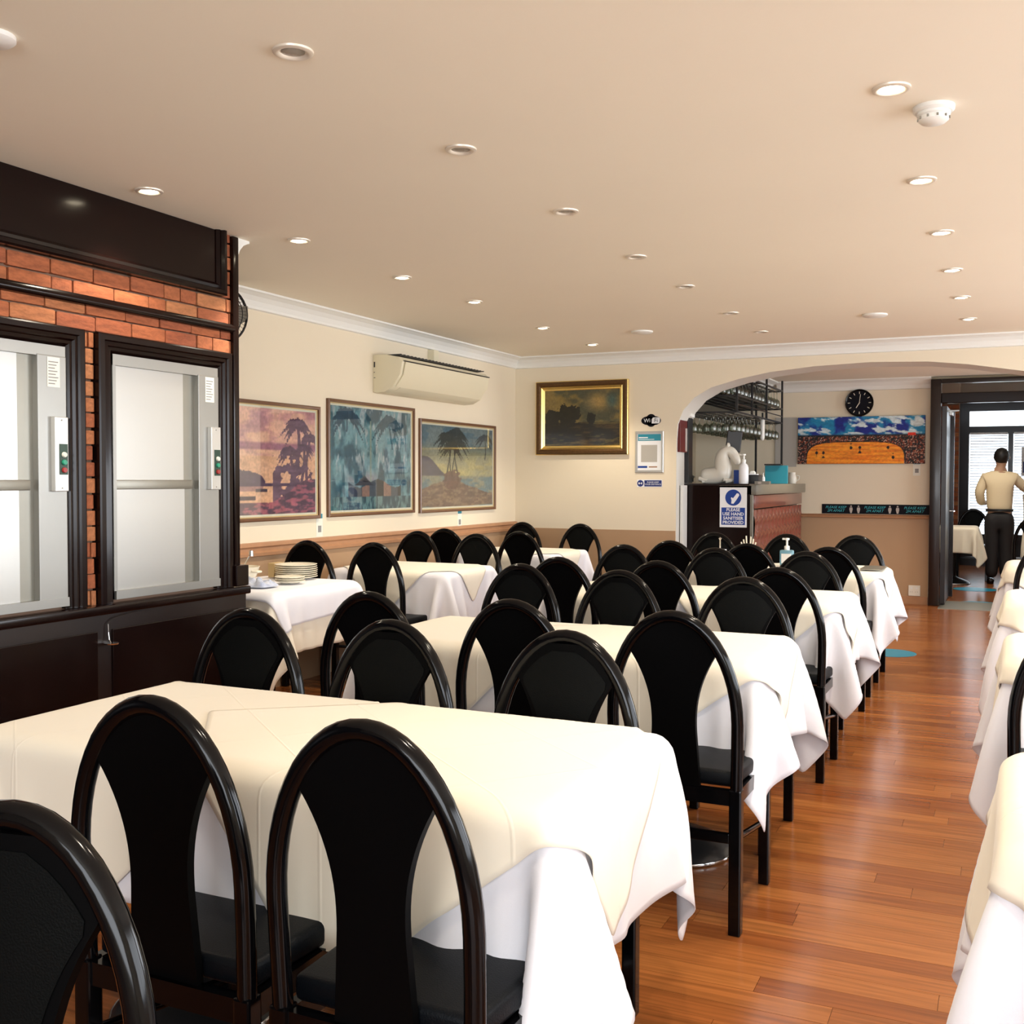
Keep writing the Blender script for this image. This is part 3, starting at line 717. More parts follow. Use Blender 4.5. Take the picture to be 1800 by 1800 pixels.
# ------------------------------------------------------------------ pictures
def print_mesh(name, wdt, hgt, fn, n=170, m='print_glossy'):
    nx, ny = n, int(n*hgt/wdt)
    u = np.linspace(0, 1, nx+1); v = np.linspace(0, 1, ny+1); U, V = np.meshgrid(u, v, indexing='ij')
    col = fn(U, V); br = fbm(U*1.6, V, 45, 71)-.5; br2 = fbm(U, V*1.3, 13, 72)-.5; col = np.clip(col*(1+.28*br[..., None]+.16*br2[..., None])+.03*(fbm(U, V, 9, 75)[..., None]-.5)*c3(1, .2, -1), 0, 1)
    P = np.stack([U*wdt, np.zeros_like(U), V*hgt], -1)
    me = grid_mesh(name, P, m); ca = me.color_attributes.new('Col', 'FLOAT_COLOR', 'POINT')
    rgba = np.ones((P.shape[0]*P.shape[1], 4)); rgba[:, :3] = col.reshape(-1, 3)**2.2
    ca.data.foreach_set('color', rgba.ravel().astype(np.float32))
    return me
def palm(U, V, x, y0, y1, w, seed, spread=.16):
    tr = (np.abs(U-x-.03*np.sin(V*7+seed)) < w*(1.2-.5*V)) & (V > y0) & (V < y1)
    fr = np.zeros_like(U, bool); hx = x+.03*math.sin(y1*7+seed); rs = np.random.RandomState(int(seed*10))
    for k in range(13):
        a = -.5+k*(PI+1.0)/12+rs.uniform(-.12, .12); L = spread*rs.uniform(.75, 1.15); 
        for q in range(16):
            t = q/15; px = hx+L*t*math.cos(a); py = y1+L*t*math.sin(a)*.9-L*.75*t*t; hw = .020*(1-t)+.004
            jag = .6+.8*np.abs(np.sin((U*90+V*50+k)))
            fr |= (np.hypot(U-px, (V-py)) < hw*jag*(spread/.16))
    return tr | fr
    a = np.arctan2(V-y1, U-x); r = np.hypot(U-x, (V-y1)*1.1)
    fr = (r < spread*(.55+.45*np.abs(np.sin(a*4.5+seed)))*(.7+.6*fbm(U, V, 30, seed))) & (V > y1-.12)
    return tr | fr
def p_sunset(U, V):
    n = fbm(U, V*2.2, 5, 1); n2 = fbm(U, V*3, 16, 2)
    c = mixc(c3(.95, .72, .62), c3(.88, .64, .62), s_(.55, 1, V)); c = mixc(c, c3(.70, .48, .56), s_(.5, .72, n)*s_(.5, .62, V)*.6)
    c = mixc(c, c3(.97, .76, .64), s_(.55, .48, n)*(V > .5)*.5)
    c = mixc(c, c3(.60, .36, .48), s_(.60, .62, V)*s_(.69, .66, V)*.8)
    c = mixc(c, c3(.95, .72, .58)*(.9+.15*n2[..., None]), s_(.56, .54, V))
    hill = V < .30+.17*np.sqrt(np.clip(1-((U-.02)/.42)**2, 0, 1))*(U < .44)*(.8+.45*(fbm(U, V*0, 11, 5)-.3))
    c = mixc(c, c3(.30, .20, .32)+.12*(n2[..., None]-.5), (hill & (V > .27)).astype(float))
    c = mixc(c, c3(.50, .32, .40), ((V < .27) & (V > .22) & (U < .42)).astype(float)*.6)
    tr = palm(U, V, .78, .1, .86, .020, 3, .19) | palm(U, V, .70, .1, .60, .016, 5, .15) | palm(U, V, .92, .1, .74, .016, 8, .15) | palm(U, V, .84, .1, .64, .016, 4, .13)
    bush = (fbm(U, V, 14, 9)*.6+fbm(U, V, 5, 8)*.4 > .56-.30*(U-.55)+.25*(V-.3)) & (U > .52) & (V < .72-.5*np.abs(U-.85))
    c = mixc(c, c3(.36, .25, .36)+.22*(n2[..., None]-.5), (tr | bush).astype(float)*.9)
    fg = V < .10+.22*s_(.45, 1, U)+.05*n
    c = mixc(c, mixc(c3(.30, .20, .30), c3(.66, .34, .42), s_(.4, .62, n2)), fg.astype(float)*.9)
    for bx, by in ((.24, .16), (.40, .23)):
        c = mixc(c, c3(.24, .16, .25), ((np.abs(U-bx) < .10-.04*(bx > .3)) & (np.abs(V-by) < .018)).astype(float))
    return c
def p_jungle(U, V):
    n = fbm(U*1.5, V*.6, 9, 11); n2 = fbm(U*2, V*.45, 22, 12)
    c = mixc(c3(.12, .32, .40), c3(.45, .62, .66), s_(.38, .62, n)); c = mixc(c, c3(.75, .76, .78), s_(.56, .7, n2)*s_(.25, .5, V)*.8)
    c = mixc(c, c3(.66, .62, .66), s_(.42, .3, V)*s_(.2, .3, V)*s_(.45, .6, n)*s_(.1, .3, U)*s_(.65, .45, U))
    c = mixc(c, c3(.10, .22, .32), palm(U, V, .16, .75, .92, .01, 2, .2).astype(float)*.8)
    c = mixc(c, c3(.10, .26, .34), palm(U, V, .72, .6, .88, .01, 4, .2).astype(float)*.8)
    c = mixc(c, c3(.62, .66, .60), ((np.abs(U-.47) < .010) & (V > .12) & (V < .88)).astype(float)*.8)
    hut = (V < .26+.04*np.sin(U*14)) & (V > .12) & (U > .2) & (U < .86)
    hc = np.where((np.floor(U*11) % 3 == 0)[..., None], c3(.10, .14, .20), np.where((np.floor(U*11) % 3 == 1)[..., None], c3(.60, .46, .42), c3(.28, .32, .38)))
    c = np.where(hut[..., None], hc, c)
    roof = (V > .24) & (V < .34-.12*np.abs(np.sin(U*8))) & (U > .25) & (U < .6)
    c = mixc(c, c3(.20, .20, .26), roof.astype(float))
    c = mixc(c, mixc(c3(.16, .30, .36), c3(.42, .56, .58), s_(.4, .6, n2)), (V < .13).astype(float))
    c = mixc(c, c3(.30, .48, .54), s_(.05, .0, U)*.8)
    return c*.95
def p_dusk(U, V):
    n = fbm(U, V*2, 6, 21); n2 = fbm(U, V*2, 20, 22)
    c = mixc(c3(.76, .70, .50), c3(.36, .46, .52), s_(.52, .85, V)); c = mixc(c, c3(.60, .60, .56), s_(.45, .6, n)*.5)
    c = mixc(c, c3(.84, .76, .50), s_(.30, .1, np.abs(U-.5))*s_(.55, .42, V)*s_(.25, .4, V)*.7)
    hl = (V < .40+.22*s_(.34, .05, U)) & (V > .38) & (U < .42)
    c = mixc(c, c3(.34, .32, .38), hl.astype(float))
    c = mixc(c, mixc(c3(.42, .52, .56), c3(.62, .60, .52), s_(.4, .6, n)), s_(.40, .37, V))
    c = mixc(c, c3(.20, .22, .22), (palm(U, V, .34, .3, .86, .009, 3, .20) | palm(U, V, .46, .3, .92, .009, 6, .19) | palm(U, V, .40, .3, .74, .008, 7, .15) | palm(U, V, .43, .3, .82, .008, 2, .17)).astype(float)*.9)
    c = mixc(c, c3(.22, .24, .26), palm(U, V, .86, .6, .88, .01, 9, .15).astype(float)*.85)
    land = (V < .34-.32*np.abs(U-.38)**1.1+.05*(n-.5)) & (V > .02) | (np.hypot((U-.38)/.5, (V-.12)/.16) < .9+.3*(n-.5))
    c = mixc(c, mixc(c3(.46, .34, .30), c3(.60, .48, .40), s_(.4, .65, n2)), land.astype(float)*.9)
    bush = np.hypot((U-.40)/.14, (V-.34)/.14) < .8+.6*(n2-.5)
    c = mixc(c, c3(.44, .30, .28), bush.astype(float)*.85)
    return c*.95
def p_landscape(U, V):
    n = fbm(U, V, 5, 31); n2 = fbm(U, V, 18, 32)
    c = mixc(c3(.52, .44, .24), c3(.30, .30, .22), s_(.4, .65, n)); c = mixc(c, c3(.66, .54, .30), s_(.25, 0, np.hypot(U-.72, V-.78))); c = mixc(c, c3(.26, .36, .34), s_(.12, .0, np.hypot(U-.90, (V-.80)*.6)))
    n4 = fbm(U*1.4, V, 11, 37); tree = (np.hypot((U-.30)/.24, (V-.56)/.22) < .55+1.0*(n4-.3)) | (np.hypot((U-.10)/.15, (V-.50)/.18) < .6+.9*(n4-.3)) | (np.hypot((U-.62)/.085, (V-.50)/.15) < .6+.9*(n4-.3))
    g = V < .42+.05*(n-.5)
    c = mixc(c, mixc(c3(.10, .09, .05), c3(.26, .20, .10), s_(.4, .7, fbm(U, V*3, 7, 38))), g.astype(float))
    c = mixc(c, c3(.40, .36, .20), s_(.03, .0, np.abs(V-.40))*s_(.5, .7, U)*.8)
    c = mixc(c, c3(.085, .085, .05)+.08*(n2[..., None]-.4), tree.astype(float)*.95)
    c = mixc(c, c3(.46, .40, .18), s_(.05, .0, V)*.3+s_(.55, .7, fbm(U, V*4, 9, 39))*(V < .22)*.5)
    return c*.9
def p_arena(U, V):
    n = fbm(U*3+V, V*2.2, 5, 41); n2 = fbm(U*3, V, 34, 42); n3 = fbm(U*3, V, 70, 43)
    c = mixc(c3(.02, .12, .48), c3(.08, .48, .66), s_(.35, .6, fbm(U*3, V, 4, 44))); c = mixc(c, c3(.78, .84, .86), s_(.50, .62, n))
    c = mixc(c, c3(.05, .32, .52), s_(.66, .60, V)*.6)
    top = .60-.10*np.sin(np.clip((U-.05)/.9, 0, 1)*PI)*0
    cr = V < .60+.03*(n-.5)
    cc = mixc(c3(.05, .03, .05), c3(.50, .22, .12), s_(.45, .65, n2)); cc = mixc(cc, c3(.85, .70, .62), s_(.62, .72, n3))
    c = np.where(cr[..., None], cc, c)
    c = mixc(c, c3(.06, .05, .06), s_(.03, .0, np.abs(V-.60))*.9)
    ar = (np.abs((U-.46)/.385)**4+np.abs(V/.46)**4) < 1.0
    c = np.where(ar[..., None], mixc(c3(.86, .45, .08), c3(.95, .60, .16), s_(.3, .7, fbm(U, V*6, 6, 47))), c)
    c = mixc(c, c3(.03, .03, .04), s_(.10, .0, np.abs((np.abs((U-.46)/.385)**4+np.abs(V/.46)**4)-1.06))*(V > .1))
    for x, y in ((.155, .24), (.21, .20), (.43, .36), (.50, .30), (.72, .35), (.76, .14)):
        c = mixc(c, c3(.04, .03, .05), ((np.abs(U-x) < .006+.006*np.sin(V*60)) & (np.abs(V-y) < .075)).astype(float))
    c = mixc(c, c3(.85, .20, .10), ((np.abs(U-.92+.03*V) < .03) & (np.abs(V-.62) < .03)).astype(float))
    return c
def frame_bm(w_, h_, prof, plane='yz'):    # mitred frame, prof (out, inward), local coords u (right), v (up), out = towards viewer
    bm = bmesh.new(); R = []
    for cu, cv, du, dv in ((0, 0, 1, 1), (w_, 0, -1, 1), (w_, h_, -1, -1), (0, h_, 1, -1)):
        R.append([bm.verts.new((cu+du*i_, -o_, cv+dv*i_)) for o_, i_ in prof])
    n = len(prof)
    for q in range(4):
        A, B = R[q], R[(q+1) % 4]
        for k in range(n): bm.faces.new((A[k], A[(k+1) % n], B[(k+1) % n], B[k]))
    return bm
def wall_picture(label, loc, rz, w_, h_, fn, kind='brown', n=190):
    t = thing('framed_picture', label, 'picture', loc, rz, None)
    if kind == 'brown':
        obj('frame', frame_bm(w_, h_, [(0, 0), (.022, 0), (.026, .006), (.022, .02), (.012, .024), (0, .024)]), 'frame_brown', t, smooth=30)
        obj('gilt_slip', frame_bm(w_-.044, h_-.044, [(.002, 0), (.013, 0), (.010, .008), (.002, .008)]), 'mount_gold', t, smooth=30).location = (.022, 0, .022)
        i = .040
        o = obj('mount', frame_bm(w_-.058, h_-.058, [(.001, 0), (.007, 0), (.007, .014), (.001, .014)]), 'plate', t); o.location = (.029, 0, .029)
        p = obj('print', print_mesh('print', w_-2*i, h_-2*i, fn, n), 'print_glossy', t, loc=(i, -.006, i))
        obj('glass', box((.024, -.0105, .024), (w_-.024, -.0090, h_-.024)), 'pane', t)
    else:
        obj('frame', frame_bm(w_, h_, [(0, 0), (.03, 0), (.045, .012), (.046, .03), (.036, .044), (.03, .048), (0, .048)]), 'gold_dark', t, smooth=40)
        obj('gilt_edge', frame_bm(w_+.008, h_+.008, [(.0, 0), (.030, 0), (.034, .006), (.0, .006)]), 'gold_bright', t, smooth=40).location = (-.004, 0, -.004)
        o = obj('gilt_liner', frame_bm(w_-.096, h_-.096, [(.003, 0), (.034, 0), (.038, .007), (.026, .016), (.022, .026), (.012, .034), (.003, .034)]), 'gold_bright', t, smooth=30); o.location = (.048, 0, .048)
        i = .080
        obj('painting', print_mesh('painting', w_-2*i, h_-2*i, fn, n, 'print_glossy'), 'print_glossy', t, loc=(i, -.008, i))
    return t
RX = PI/2  # picture on the left wall: local x -> +y, face -> +x
wall_picture('framed pink and purple sunset lagoon print nearest the brick bay', (XL, 5.05, 1.081), RX, 1.052, .762, p_sunset)
wall_picture('tallest of the three wall prints, teal jungle with huts', (XL, 6.197, 1.085), RX, 1.190, .826, p_jungle)
wall_picture('framed dusk beach print with palms, below the air conditioner', (XL, 7.476, 1.077), RX, 1.390, .762, p_dusk)
wall_picture('heavy gilt framed dark landscape painting on the cream back wall', (-4.060, YB, 1.585), 0, .908, .680, p_landscape, 'gold', 180)
ar = thing('canvas_print', 'wide canvas print of an orange arena under a blue sky, below the clock', 'picture', (-2.163, YN, 1.530))
obj('stretched_canvas', box((0, -.03, 0), (1.350, 0, .524), .003), 'black_sign', ar)
obj('print', print_mesh('print', 1.346, .520, p_arena, 220, 'print_matt'), 'print_matt', ar, loc=(.002, -.031, .002))

# ------------------------------------------------------------------ signs and stickers
def small_card(label, loc, rz):
    t = thing('wall_card', label, 'sticker', loc, rz)
    obj('card', box((0, -.002, 0), (.075, 0, .16)), 'paper', t)
    obj('header', box((.003, -.0026, .125), (.072, -.002, .157)), 'teal', t)
    obj('print_block', box((.02, -.0026, .03), (.058, -.002, .075)), 'grey_ink', t)
    return t
small_card('small blue-topped card between the sunset and jungle prints', (XL, 6.075, .955), RX)
small_card('small blue-topped card under the dusk beach print', (XL, 8.15, .93), RX)
small_card('small blue-topped card under the arena canvas by the doorway', (-.935, YN, 1.40), 0)
wf = thing('wifi_sticker', 'black and white oval WiFi sticker above the poster frame', 'sticker', (-2.937, YB-.001, 1.885))
bm = bmesh.new()
def disc(bm, cx, cz, rx, rz_, y, th=.0015, n=28):
    add_prism(bm, [(cx+rx*math.cos(2*PI*k/n), y, cz+rz_*math.sin(2*PI*k/n)) for k in range(n)], (0, -th, 0))
disc(bm, -.025, 0, .068, .040, 0); disc(bm, 0, .012, .046, .048, 0); disc(bm, .03, 0, .062, .040, 0); disc(bm, 0, -.010, .046, .046, 0)
obj('black_badge', bm, 'black_sign', wf)
obj('white_patch', add_prism(bmesh.new(), [(.006, -.0018, -.026), (.075, -.0018, -.026), (.083, -.0018, -.01), (.083, -.0018, .018), (.074, -.0018, .028), (.018, -.0018, .028), (.006, -.0018, .012)], (0, -.001, 0)), 'sign_white', wf)
text('lettering', 'Wi', .05, 'sign_white', wf, (-.038, -.002, 0), FACE_Y); text('lettering', 'Fi', .05, 'black_sign', wf, (.046, -.0032, 0), FACE_Y)
ps = thing('poster_frame', 'silver snap frame with a blue-topped poster left of the arch', 'poster', (-3.085, YB-.001, 1.415))
obj('frame', frame_bm(.268, .375, [(0, 0), (.008, 0), (.012, .005), (.010, .022), (0, .022)]), 'steel_light', ps, smooth=30)
obj('sheet', box((.02, -.004, .02), (.248, -.001, .355)), 'sign_white', ps)
obj('blue_header', box((.026, -.0048, .288), (.242, -.004, .348)), 'teal', ps)
obj('header_line', box((.034, -.0053, .312), (.12, -.0048, .322)), 'sign_white', ps); obj('header_line', box((.034, -.0053, .298), (.18, -.0048, .303)), 'sign_white', ps)
obj('grey_square', box((.056, -.0048, .095), (.208, -.004, .250)), 'grey_panel', ps)
obj('footer_mark', box((.026, -.0048, .042), (.115, -.004, .060)), 'blue_sign', ps); obj('footer_mark', box((.13, -.0048, .046), (.208, -.004, .056)), 'brown_ink', ps)
bs = thing('notice_sticker', 'narrow dark blue notice with a round symbol under the poster frame', 'sticker', (-3.067, YB-.001, 1.283))
obj('backing', box((0, -.001, 0), (.238, 0, .068)), 'sign_white', bs)
b_ = bmesh.new(); disc(b_, .032, .034, .030, .030, -.001, .0008); obj('round_symbol', b_, 'navy', bs)
b_ = bmesh.new(); disc(b_, .020, .034, .006, .010, -.0018, .0006, 10); disc(b_, .044, .034, .006, .010, -.0018, .0006, 10); add_box(b_, (.024, -.0024, .032), (.040, -.0018, .036)); obj('arrow_mark', b_, 'sign_white', bs)
obj('blue_bar', box((.070, -.0018, .006), (.232, -.001, .062)), 'navy', bs)
text('lettering', 'PLEASE KEEP\nYOUR DISTANCE', .020, 'sign_white', bs, (.151, -.0022, .034), FACE_Y)
hs = thing('sanitiser_sign', 'white and blue hand sanitiser notice on the dark counter end', 'sign', (-2.366, 9.598, .922))
obj('board', box((0, -.003, 0), (.246, 0, .360), .001), 'sign_white', hs)
b_ = bmesh.new(); disc(b_, .123, .268, .073, .073, -.003, .001, 36); obj('blue_disc', b_, 'blue_sign', hs)
b_ = bmesh.new(); add_prism(b_, [(.105, -.004, .215), (.125, -.004, .212), (.150, -.004, .245), (.178, -.004, .290), (.172, -.004, .305), (.155, -.004, .308), (.135, -.004, .280), (.120, -.004, .262), (.108, -.004, .272), (.102, -.004, .262), (.108, -.004, .245)], (0, -.001, 0)); obj('hand_symbol', b_, 'sign_white', hs)
obj('blue_panel', box((.016, -.004, .022), (.230, -.003, .178)), 'blue_sign', hs)
text('lettering', 'PLEASE\nUSE HAND\nSANITISER\nPROVIDED', .040, 'sign_white', hs, (.123, -.0042, .100), FACE_Y, bold=.0008)
dsn = thing('distance_banner', 'long black strip sign with teal lettering on the bar room dado rail', 'sign', (-1.893, YN, .975))
obj('strip', box((0, -.004, 0), (1.14, 0, .107)), 'black_sign', dsn)
for k, x in enumerate((.15, .565, .98)):
    text('lettering', 'PLEASE KEEP\n2M APART', .040, 'sign_teal', dsn, (x, -.0045, .052), FACE_Y, shear=.3)
for x in (.315, .395, .725, .805):
    b_ = bmesh.new(); disc(b_, x, .085, .009, .009, -.004, .001, 10)
    add_prism(b_, [(x-.008, -.004, .008), (x-.018, -.004, .05), (x-.014, -.004, .072), (x+.014, -.004, .072), (x+.018, -.004, .05), (x+.008, -.004, .008)], (0, -.001, 0)); obj('figure_symbol', b_, 'silver_print', dsn)
for lb, x, y, r in (('round blue floor sticker beside the last aisle chair', -.82, 8.80, .20), ('round blue floor sticker in the doorway', -.27, 12.75, .22), ('round blue floor sticker inside the front room', -.35, 14.4, .25)):
    st = tag(obj('floor_sticker', lathe([(0, .002), (r, .002), (r, .0)], 36, (x, y, 0)), 'cyan_sticker'), lb, 'floor sticker', 'round blue floor stickers')

# ------------------------------------------------------------------ air conditioner and fan
ac = thing('air_conditioner', 'cream wall-mounted air conditioner with a tilted front above the prints', 'air conditioner', (XL, 6.80, 2.0))
L_ = 1.45
pr = [(0, 0), (.02, -.01), (.10, -.005), (.17, .03), (.235, .12), (.255, .215), (.22, .25), (.12, .27), (0, .275)]
b_ = bmesh.new(); add_prism(b_, [(x, 0, z) for x, z in pr], (0, L_, 0)); bmesh.ops.bevel(b_, geom=[e for e in b_.edges if abs(e.verts[0].co.y-e.verts[1].co.y) < .01], offset=.006, segments=2, affect='EDGES', profile=.5); obj('casing', b_, 'ac_cream', ac, smooth=30)
b_ = bmesh.new(); q = [(.178, .032), (.244, .118), (.264, .212), (.258, .214), (.236, .122), (.172, .036)]
add_prism(b_, [(x+.004, .03, z) for x, z in q], (0, L_-.06, 0)); obj('front_panel', b_, 'ac_cream', ac, smooth=30)
obj('panel_shadow_gap', box((.250, .02, .2155), (.268, L_-.02, .222)), 'black_plastic', ac)
obj('louvre_flap', prism([(.12, .10, .004), (.175, .10, .030), (.205, .10, .066), (.200, .10, .070), (.168, .10, .036), (.118, .10, .010)], (0, L_-.2, 0)), 'ac_cream', ac, smooth=30)
b_ = bmesh.new()
for k in range(26): add_box(b_, (.03, .07+k*.055, .272), (.20, .085+k*.055, .279))
add_box(b_, (.03, .06, .262), (.20, L_-.06, .2745)); obj('top_grille', b_, 'black_plastic', ac)
obj('badge', box((.2565, L_*.62, .17), (.2585, L_*.62+.06, .178)), 'grey_ink', ac)
obj('pipe_cover', box((.0, L_-.62, .27), (.06, L_-.54, .40), .004), 'ac_cream', ac)
obj('side_vents', add_box(add_box(box((.01, -.002, .18), (.02, 0, .22)), (.01, -.002, .10), (.022, 0, .105)), (.01, -.002, .14), (.018, 0, .145)), 'black_plastic', ac)
fn = thing('wall_fan', 'dark wire-caged wall fan half hidden behind the brick bay corner', 'fan', (-4.14, 4.90, 2.30), 0)
fn.rotation_euler = (0, 0, -.55)
b_ = bmesh.new(); R0 = .175
for rr, dx in ((R0, 0), (R0*.97, .03), (R0*.75, .055), (R0*.5, .068), (R0*.25, .074), (R0*.9, -.04), (R0*.6, -.06)):
    add_tube(b_, [(dx, rr*math.cos(a*PI/18), rr*math.sin(a*PI/18)) for a in range(36)], .003 if rr < R0 else .007, 6, True)
for k in range(48):
    a = k*PI/24; add_tube(b_, [(dx, rr*math.cos(a), rr*math.sin(a)) for rr, dx in ((R0*.25, .074), (R0*.6, .064), (R0*.9, .042), (R0, 0))], .0014, 4)
obj('cage', b_, 'black_plastic', fn)
b_ = bmesh.new()
for k in range(3):
    a = k*2*PI/3
    pts = [(.0, .03, .0), (.02, .10, .05), (.03, .17, .055), (.0, .18, -.02), (-.02, .12, -.06), (-.015, .05, -.03)]
    vs = [b_.verts.new((x, y*math.cos(a)-z*math.sin(a), y*math.sin(a)+z*math.cos(a))) for x, y, z in pts]; b_.faces.new(vs)
fb = obj('fan_blades', b_, 'steel_dark', fn); fb.modifiers.new('s', 'SOLIDIFY').thickness = .004
obj('motor', lathe([(0, .06), (.03, .058), (.05, .04), (.06, 0), (.06, -.05), (.03, -.09), (0, -.095)], 20, (-.06, 0, 0), 'x'), 'black_plastic', fn, smooth=50)
obj('bracket', tube([(-.10, 0, 0), (-.12, 0, -.12), (-.14, .02, -.20)], .014, 8), 'black_plastic', fn, smooth=50)

# ------------------------------------------------------------------ bar room
def build_bar():
    Hb = 2.46
    struct('ceiling_bar', box((-4.4, YB+.42, Hb), (XR, YN+.0, Hb+.1)), 'ceiling_paint')
    # rear wall with doorway from x=-.74
    bw = bmesh.new(); add_box(bw, (-4.4, YN, 0), (-.76, YN+.12, H)); add_box(bw, (1.0, YN, 0), (XR, YN+.12, H)); add_box(bw, (-.76, YN, 2.44), (1.0, YN+.12, H))
    struct('wall_bar_rear', bw, 'wall_cream')
    struct('wall_bar_left', box((-4.4, YB+.42, 0), (-3.35, YN, Hb)), 'wall_taupe')
    struct('trim_9', box((-2.5, YN-.005, 0), (-.77, YN, .93)), 'wall_tan')
    struct('trim_10', prism([(-2.6, YN, .93), (-2.6, YN-.03, .935), (-2.6, YN-.034, .95), (-2.6, YN-.018, .96), (-2.6, YN-.028, .968), (-2.6, YN, .972)], (1.84, 0, 0)), 'rail_wood')
    struct('baseboard_bar', box((-2.1, YN-.02, 0), (-.77, YN-.005, .085)), 'rail_wood')
    struct('trim_11', prism([(-2.40, YN-u, Hb+v) for u, v in [(0, 0), (.12, 0), (.12, -.012), (.07, -.035), (.035, -.075), (.02, -.115), (0, -.12)]], (1.64, 0, 0)), 'cornice_white')
    # dropped wall over the bar run with its own cornice
    struct('wall_bar_bulkhead', box((-3.35, 10.05, 2.15), (-2.53, YN, Hb)), 'dark_wood')
    struct('trim_12', prism([(-2.52+u, 10.6, Hb+v) for u, v in [(0, 0), (.15, 0), (.15, -.012), (.09, -.03), (.045, -.07), (.02, -.11), (0, -.115)]], (0, YN-10.6, 0)), 'cornice_white')
    struct('wall_grey_panel', box((-2.42, YN-.012, 1.50), (-2.18, YN, 2.06)), 'grey_panel')
    # downlight in the bar ceiling
    o = dup(on, (-1.43, 10.6, Hb), 0, 'glowing recessed downlight in the bar room ceiling beyond the arch', 'recessed downlights')
    lamp_light(o, 62)
    o = dup(on, (-2.6, 11.3-1.2, Hb), 0, 'recessed downlight above the glass rack at the bar', 'recessed downlights')
    lamp_light(o, 3)
    for lb, x, y in (('brass spotlight stub under the arch near the doorway', -.42, 9.95), ('pale ceiling spotlight right of the stub near the doorway', -.12, 10.1)):
        t = thing('ceiling_spotlight', lb, 'ceiling light', (x, y, Hb)); obj('body', lathe([(.035, 0), (.035, -.02), (.05, -.028), (.045, -.05), (.02, -.06), (0, -.06)], 16), 'lamp_rim', t, smooth=40); obj('lens', lathe([(0, -.062), (.018, -.061)], 12), 'lamp_off', t)
    # counter
    ct = thing('bar_counter', 'bar counter with a dark end panel and buttoned copper leatherette front', 'counter', (-2.08, 9.60, 0))
    obj('end_panel', box((-.68, 0, 0), (0, .03, 1.30), .003), 'mahogany', ct)
    obj('carcass', box((-.60, .03, 0), (-.03, 2.45, 1.20)), 'dark_wood', ct)
    obj('edge_post', box((-.012, -.006, 0), (.016, .03, 1.215), .004), 'steel_dark', ct)
    obj('worktop', box((-.30, .0, 1.215), (.045, 2.55, 1.31), .008), 'worktop', ct, smooth=40)
    obj('raised_shelf', box((-.68, 0, 1.30), (-.02, .55, 1.315)), 'dark_wood', ct)
    # padded front: height field with buttons, facing +x
    ny, nz = 150, 70; Y, Z = np.meshgrid(np.linspace(0, 2.42, ny), np.linspace(.05, 1.08, nz), indexing='ij')
    d = np.full(Y.shape, .028); bt = []
    for i in range(-1, 16):
        for j in range(8):
            y = .10+i*.175+(.0875 if j % 2 else 0); z = .12+j*.135
            if .02 < y < 2.4: bt.append((y, z))
            r2 = ((Y-y)/.055)**2+((Z-z)/.05)**2; d -= .024*np.exp(-r2*1.2)
    d += .004*np.cos((Y/.175+Z/.27)*2*PI)*np.cos((Y/.175-Z/.27)*2*PI)
    P = np.stack([d, Y+.02, Z], -1); o = obj('padded_front', grid_mesh('padded_front', P, 'copper_vinyl'), 'copper_vinyl', ct)
    b_ = bmesh.new(); 
    for y, z in bt: add_lathe(b_, [(0, .010), (.008, .008), (.012, 0)], 8, (.004, y+.02, z), 'x')
    o = obj('buttons', b_, 'copper_vinyl', ct); o['kind'] = 'stuff'
    obj('top_band', box((0, .02, 1.09), (.026, 2.44, 1.21), .008), 'copper_vinyl', ct, smooth=40)
    struct('trim_13', box((-2.69, YB+.10, 0), (-2.665, YB+.24, 1.30)), 'cornice_white')
    # glass rack
    rk = thing('glass_rack', 'dark metal hanging rack for wine glasses over the bar', 'rack', (0, 0, 0))
    X0, X1, Y0, Y1 = -2.86, -2.30, 9.95, 12.15
    for z, nmz in ((2.34, 'top_shelf'), (2.14, 'upper_shelf'), (1.985, 'lower_shelf')):
        b_ = bmesh.new()
        for k in range(7): x = X0+(X1-X0)*k/6; add_box(b_, (x-.008, Y0, z-.008), (x+.008, Y1, z+.008))
        for y in (Y0, (Y0+Y1)/2, Y1): add_box(b_, (X0, y-.01, z-.008), (X1, y+.01, z+.008))
        obj(nmz, b_, 'black_plastic', rk)
    for x, y, z0 in ((X1, Y1, 1.31), (X1-.16, Y1-.6, 1.31), (X1, 11.3, 1.985), (X1, 10.6, 1.985), (X1, Y0, 1.985), (X0, Y0, 1.985)):
        obj('upright', box((x-.010, y-.010, z0), (x+.010, y+.010, Hb-.004)), 'black_plastic', rk)
    obj('lower_bar', tube([(X1, Y0, 2.06), (X1, Y1, 2.06)], .006, 6), 'black_plastic', rk)
    # wine glasses: one mesh each, shared data
    prof = [(0, 0), (.030, .001), (.031, .004), (.006, .010), (.0035, .03), (.0035, .075), (.012, .085), (.028, .10), (.034, .125), (.032, .155), (.028, .175), (.027, .175), (.031, .155), (.032, .125), (.026, .102), (.010, .090), (0, .088)]
    gb = lathe(prof, 10); gm = bpy.data.meshes.new('wine_glass'); bmesh.ops.recalc_face_normals(gb, faces=gb.faces[:]); gb.to_mesh(gm); gb.free(); gm.shade_smooth(); gm.materials.append(M['glassware'])
    def glass(x, y, z, lb, g, up=False):
        o = bpy.data.objects.new('wine_glass', gm); C.objects.link(o); o.location = (x, y, z); 
        if not up: o.rotation_euler = (PI, 0, 0)
        tag(o, lb, 'wine glass', g)
    for r in range(5):
        for k in range(20):
            y = Y0+.06+k*.185+.09*(r % 2); x = X1-.047-r*.093
            if y < Y1: glass(x, y, 1.975, 'wine glass hanging upside down in the lower tier of the bar rack', 'glasses hanging in the lower tier')
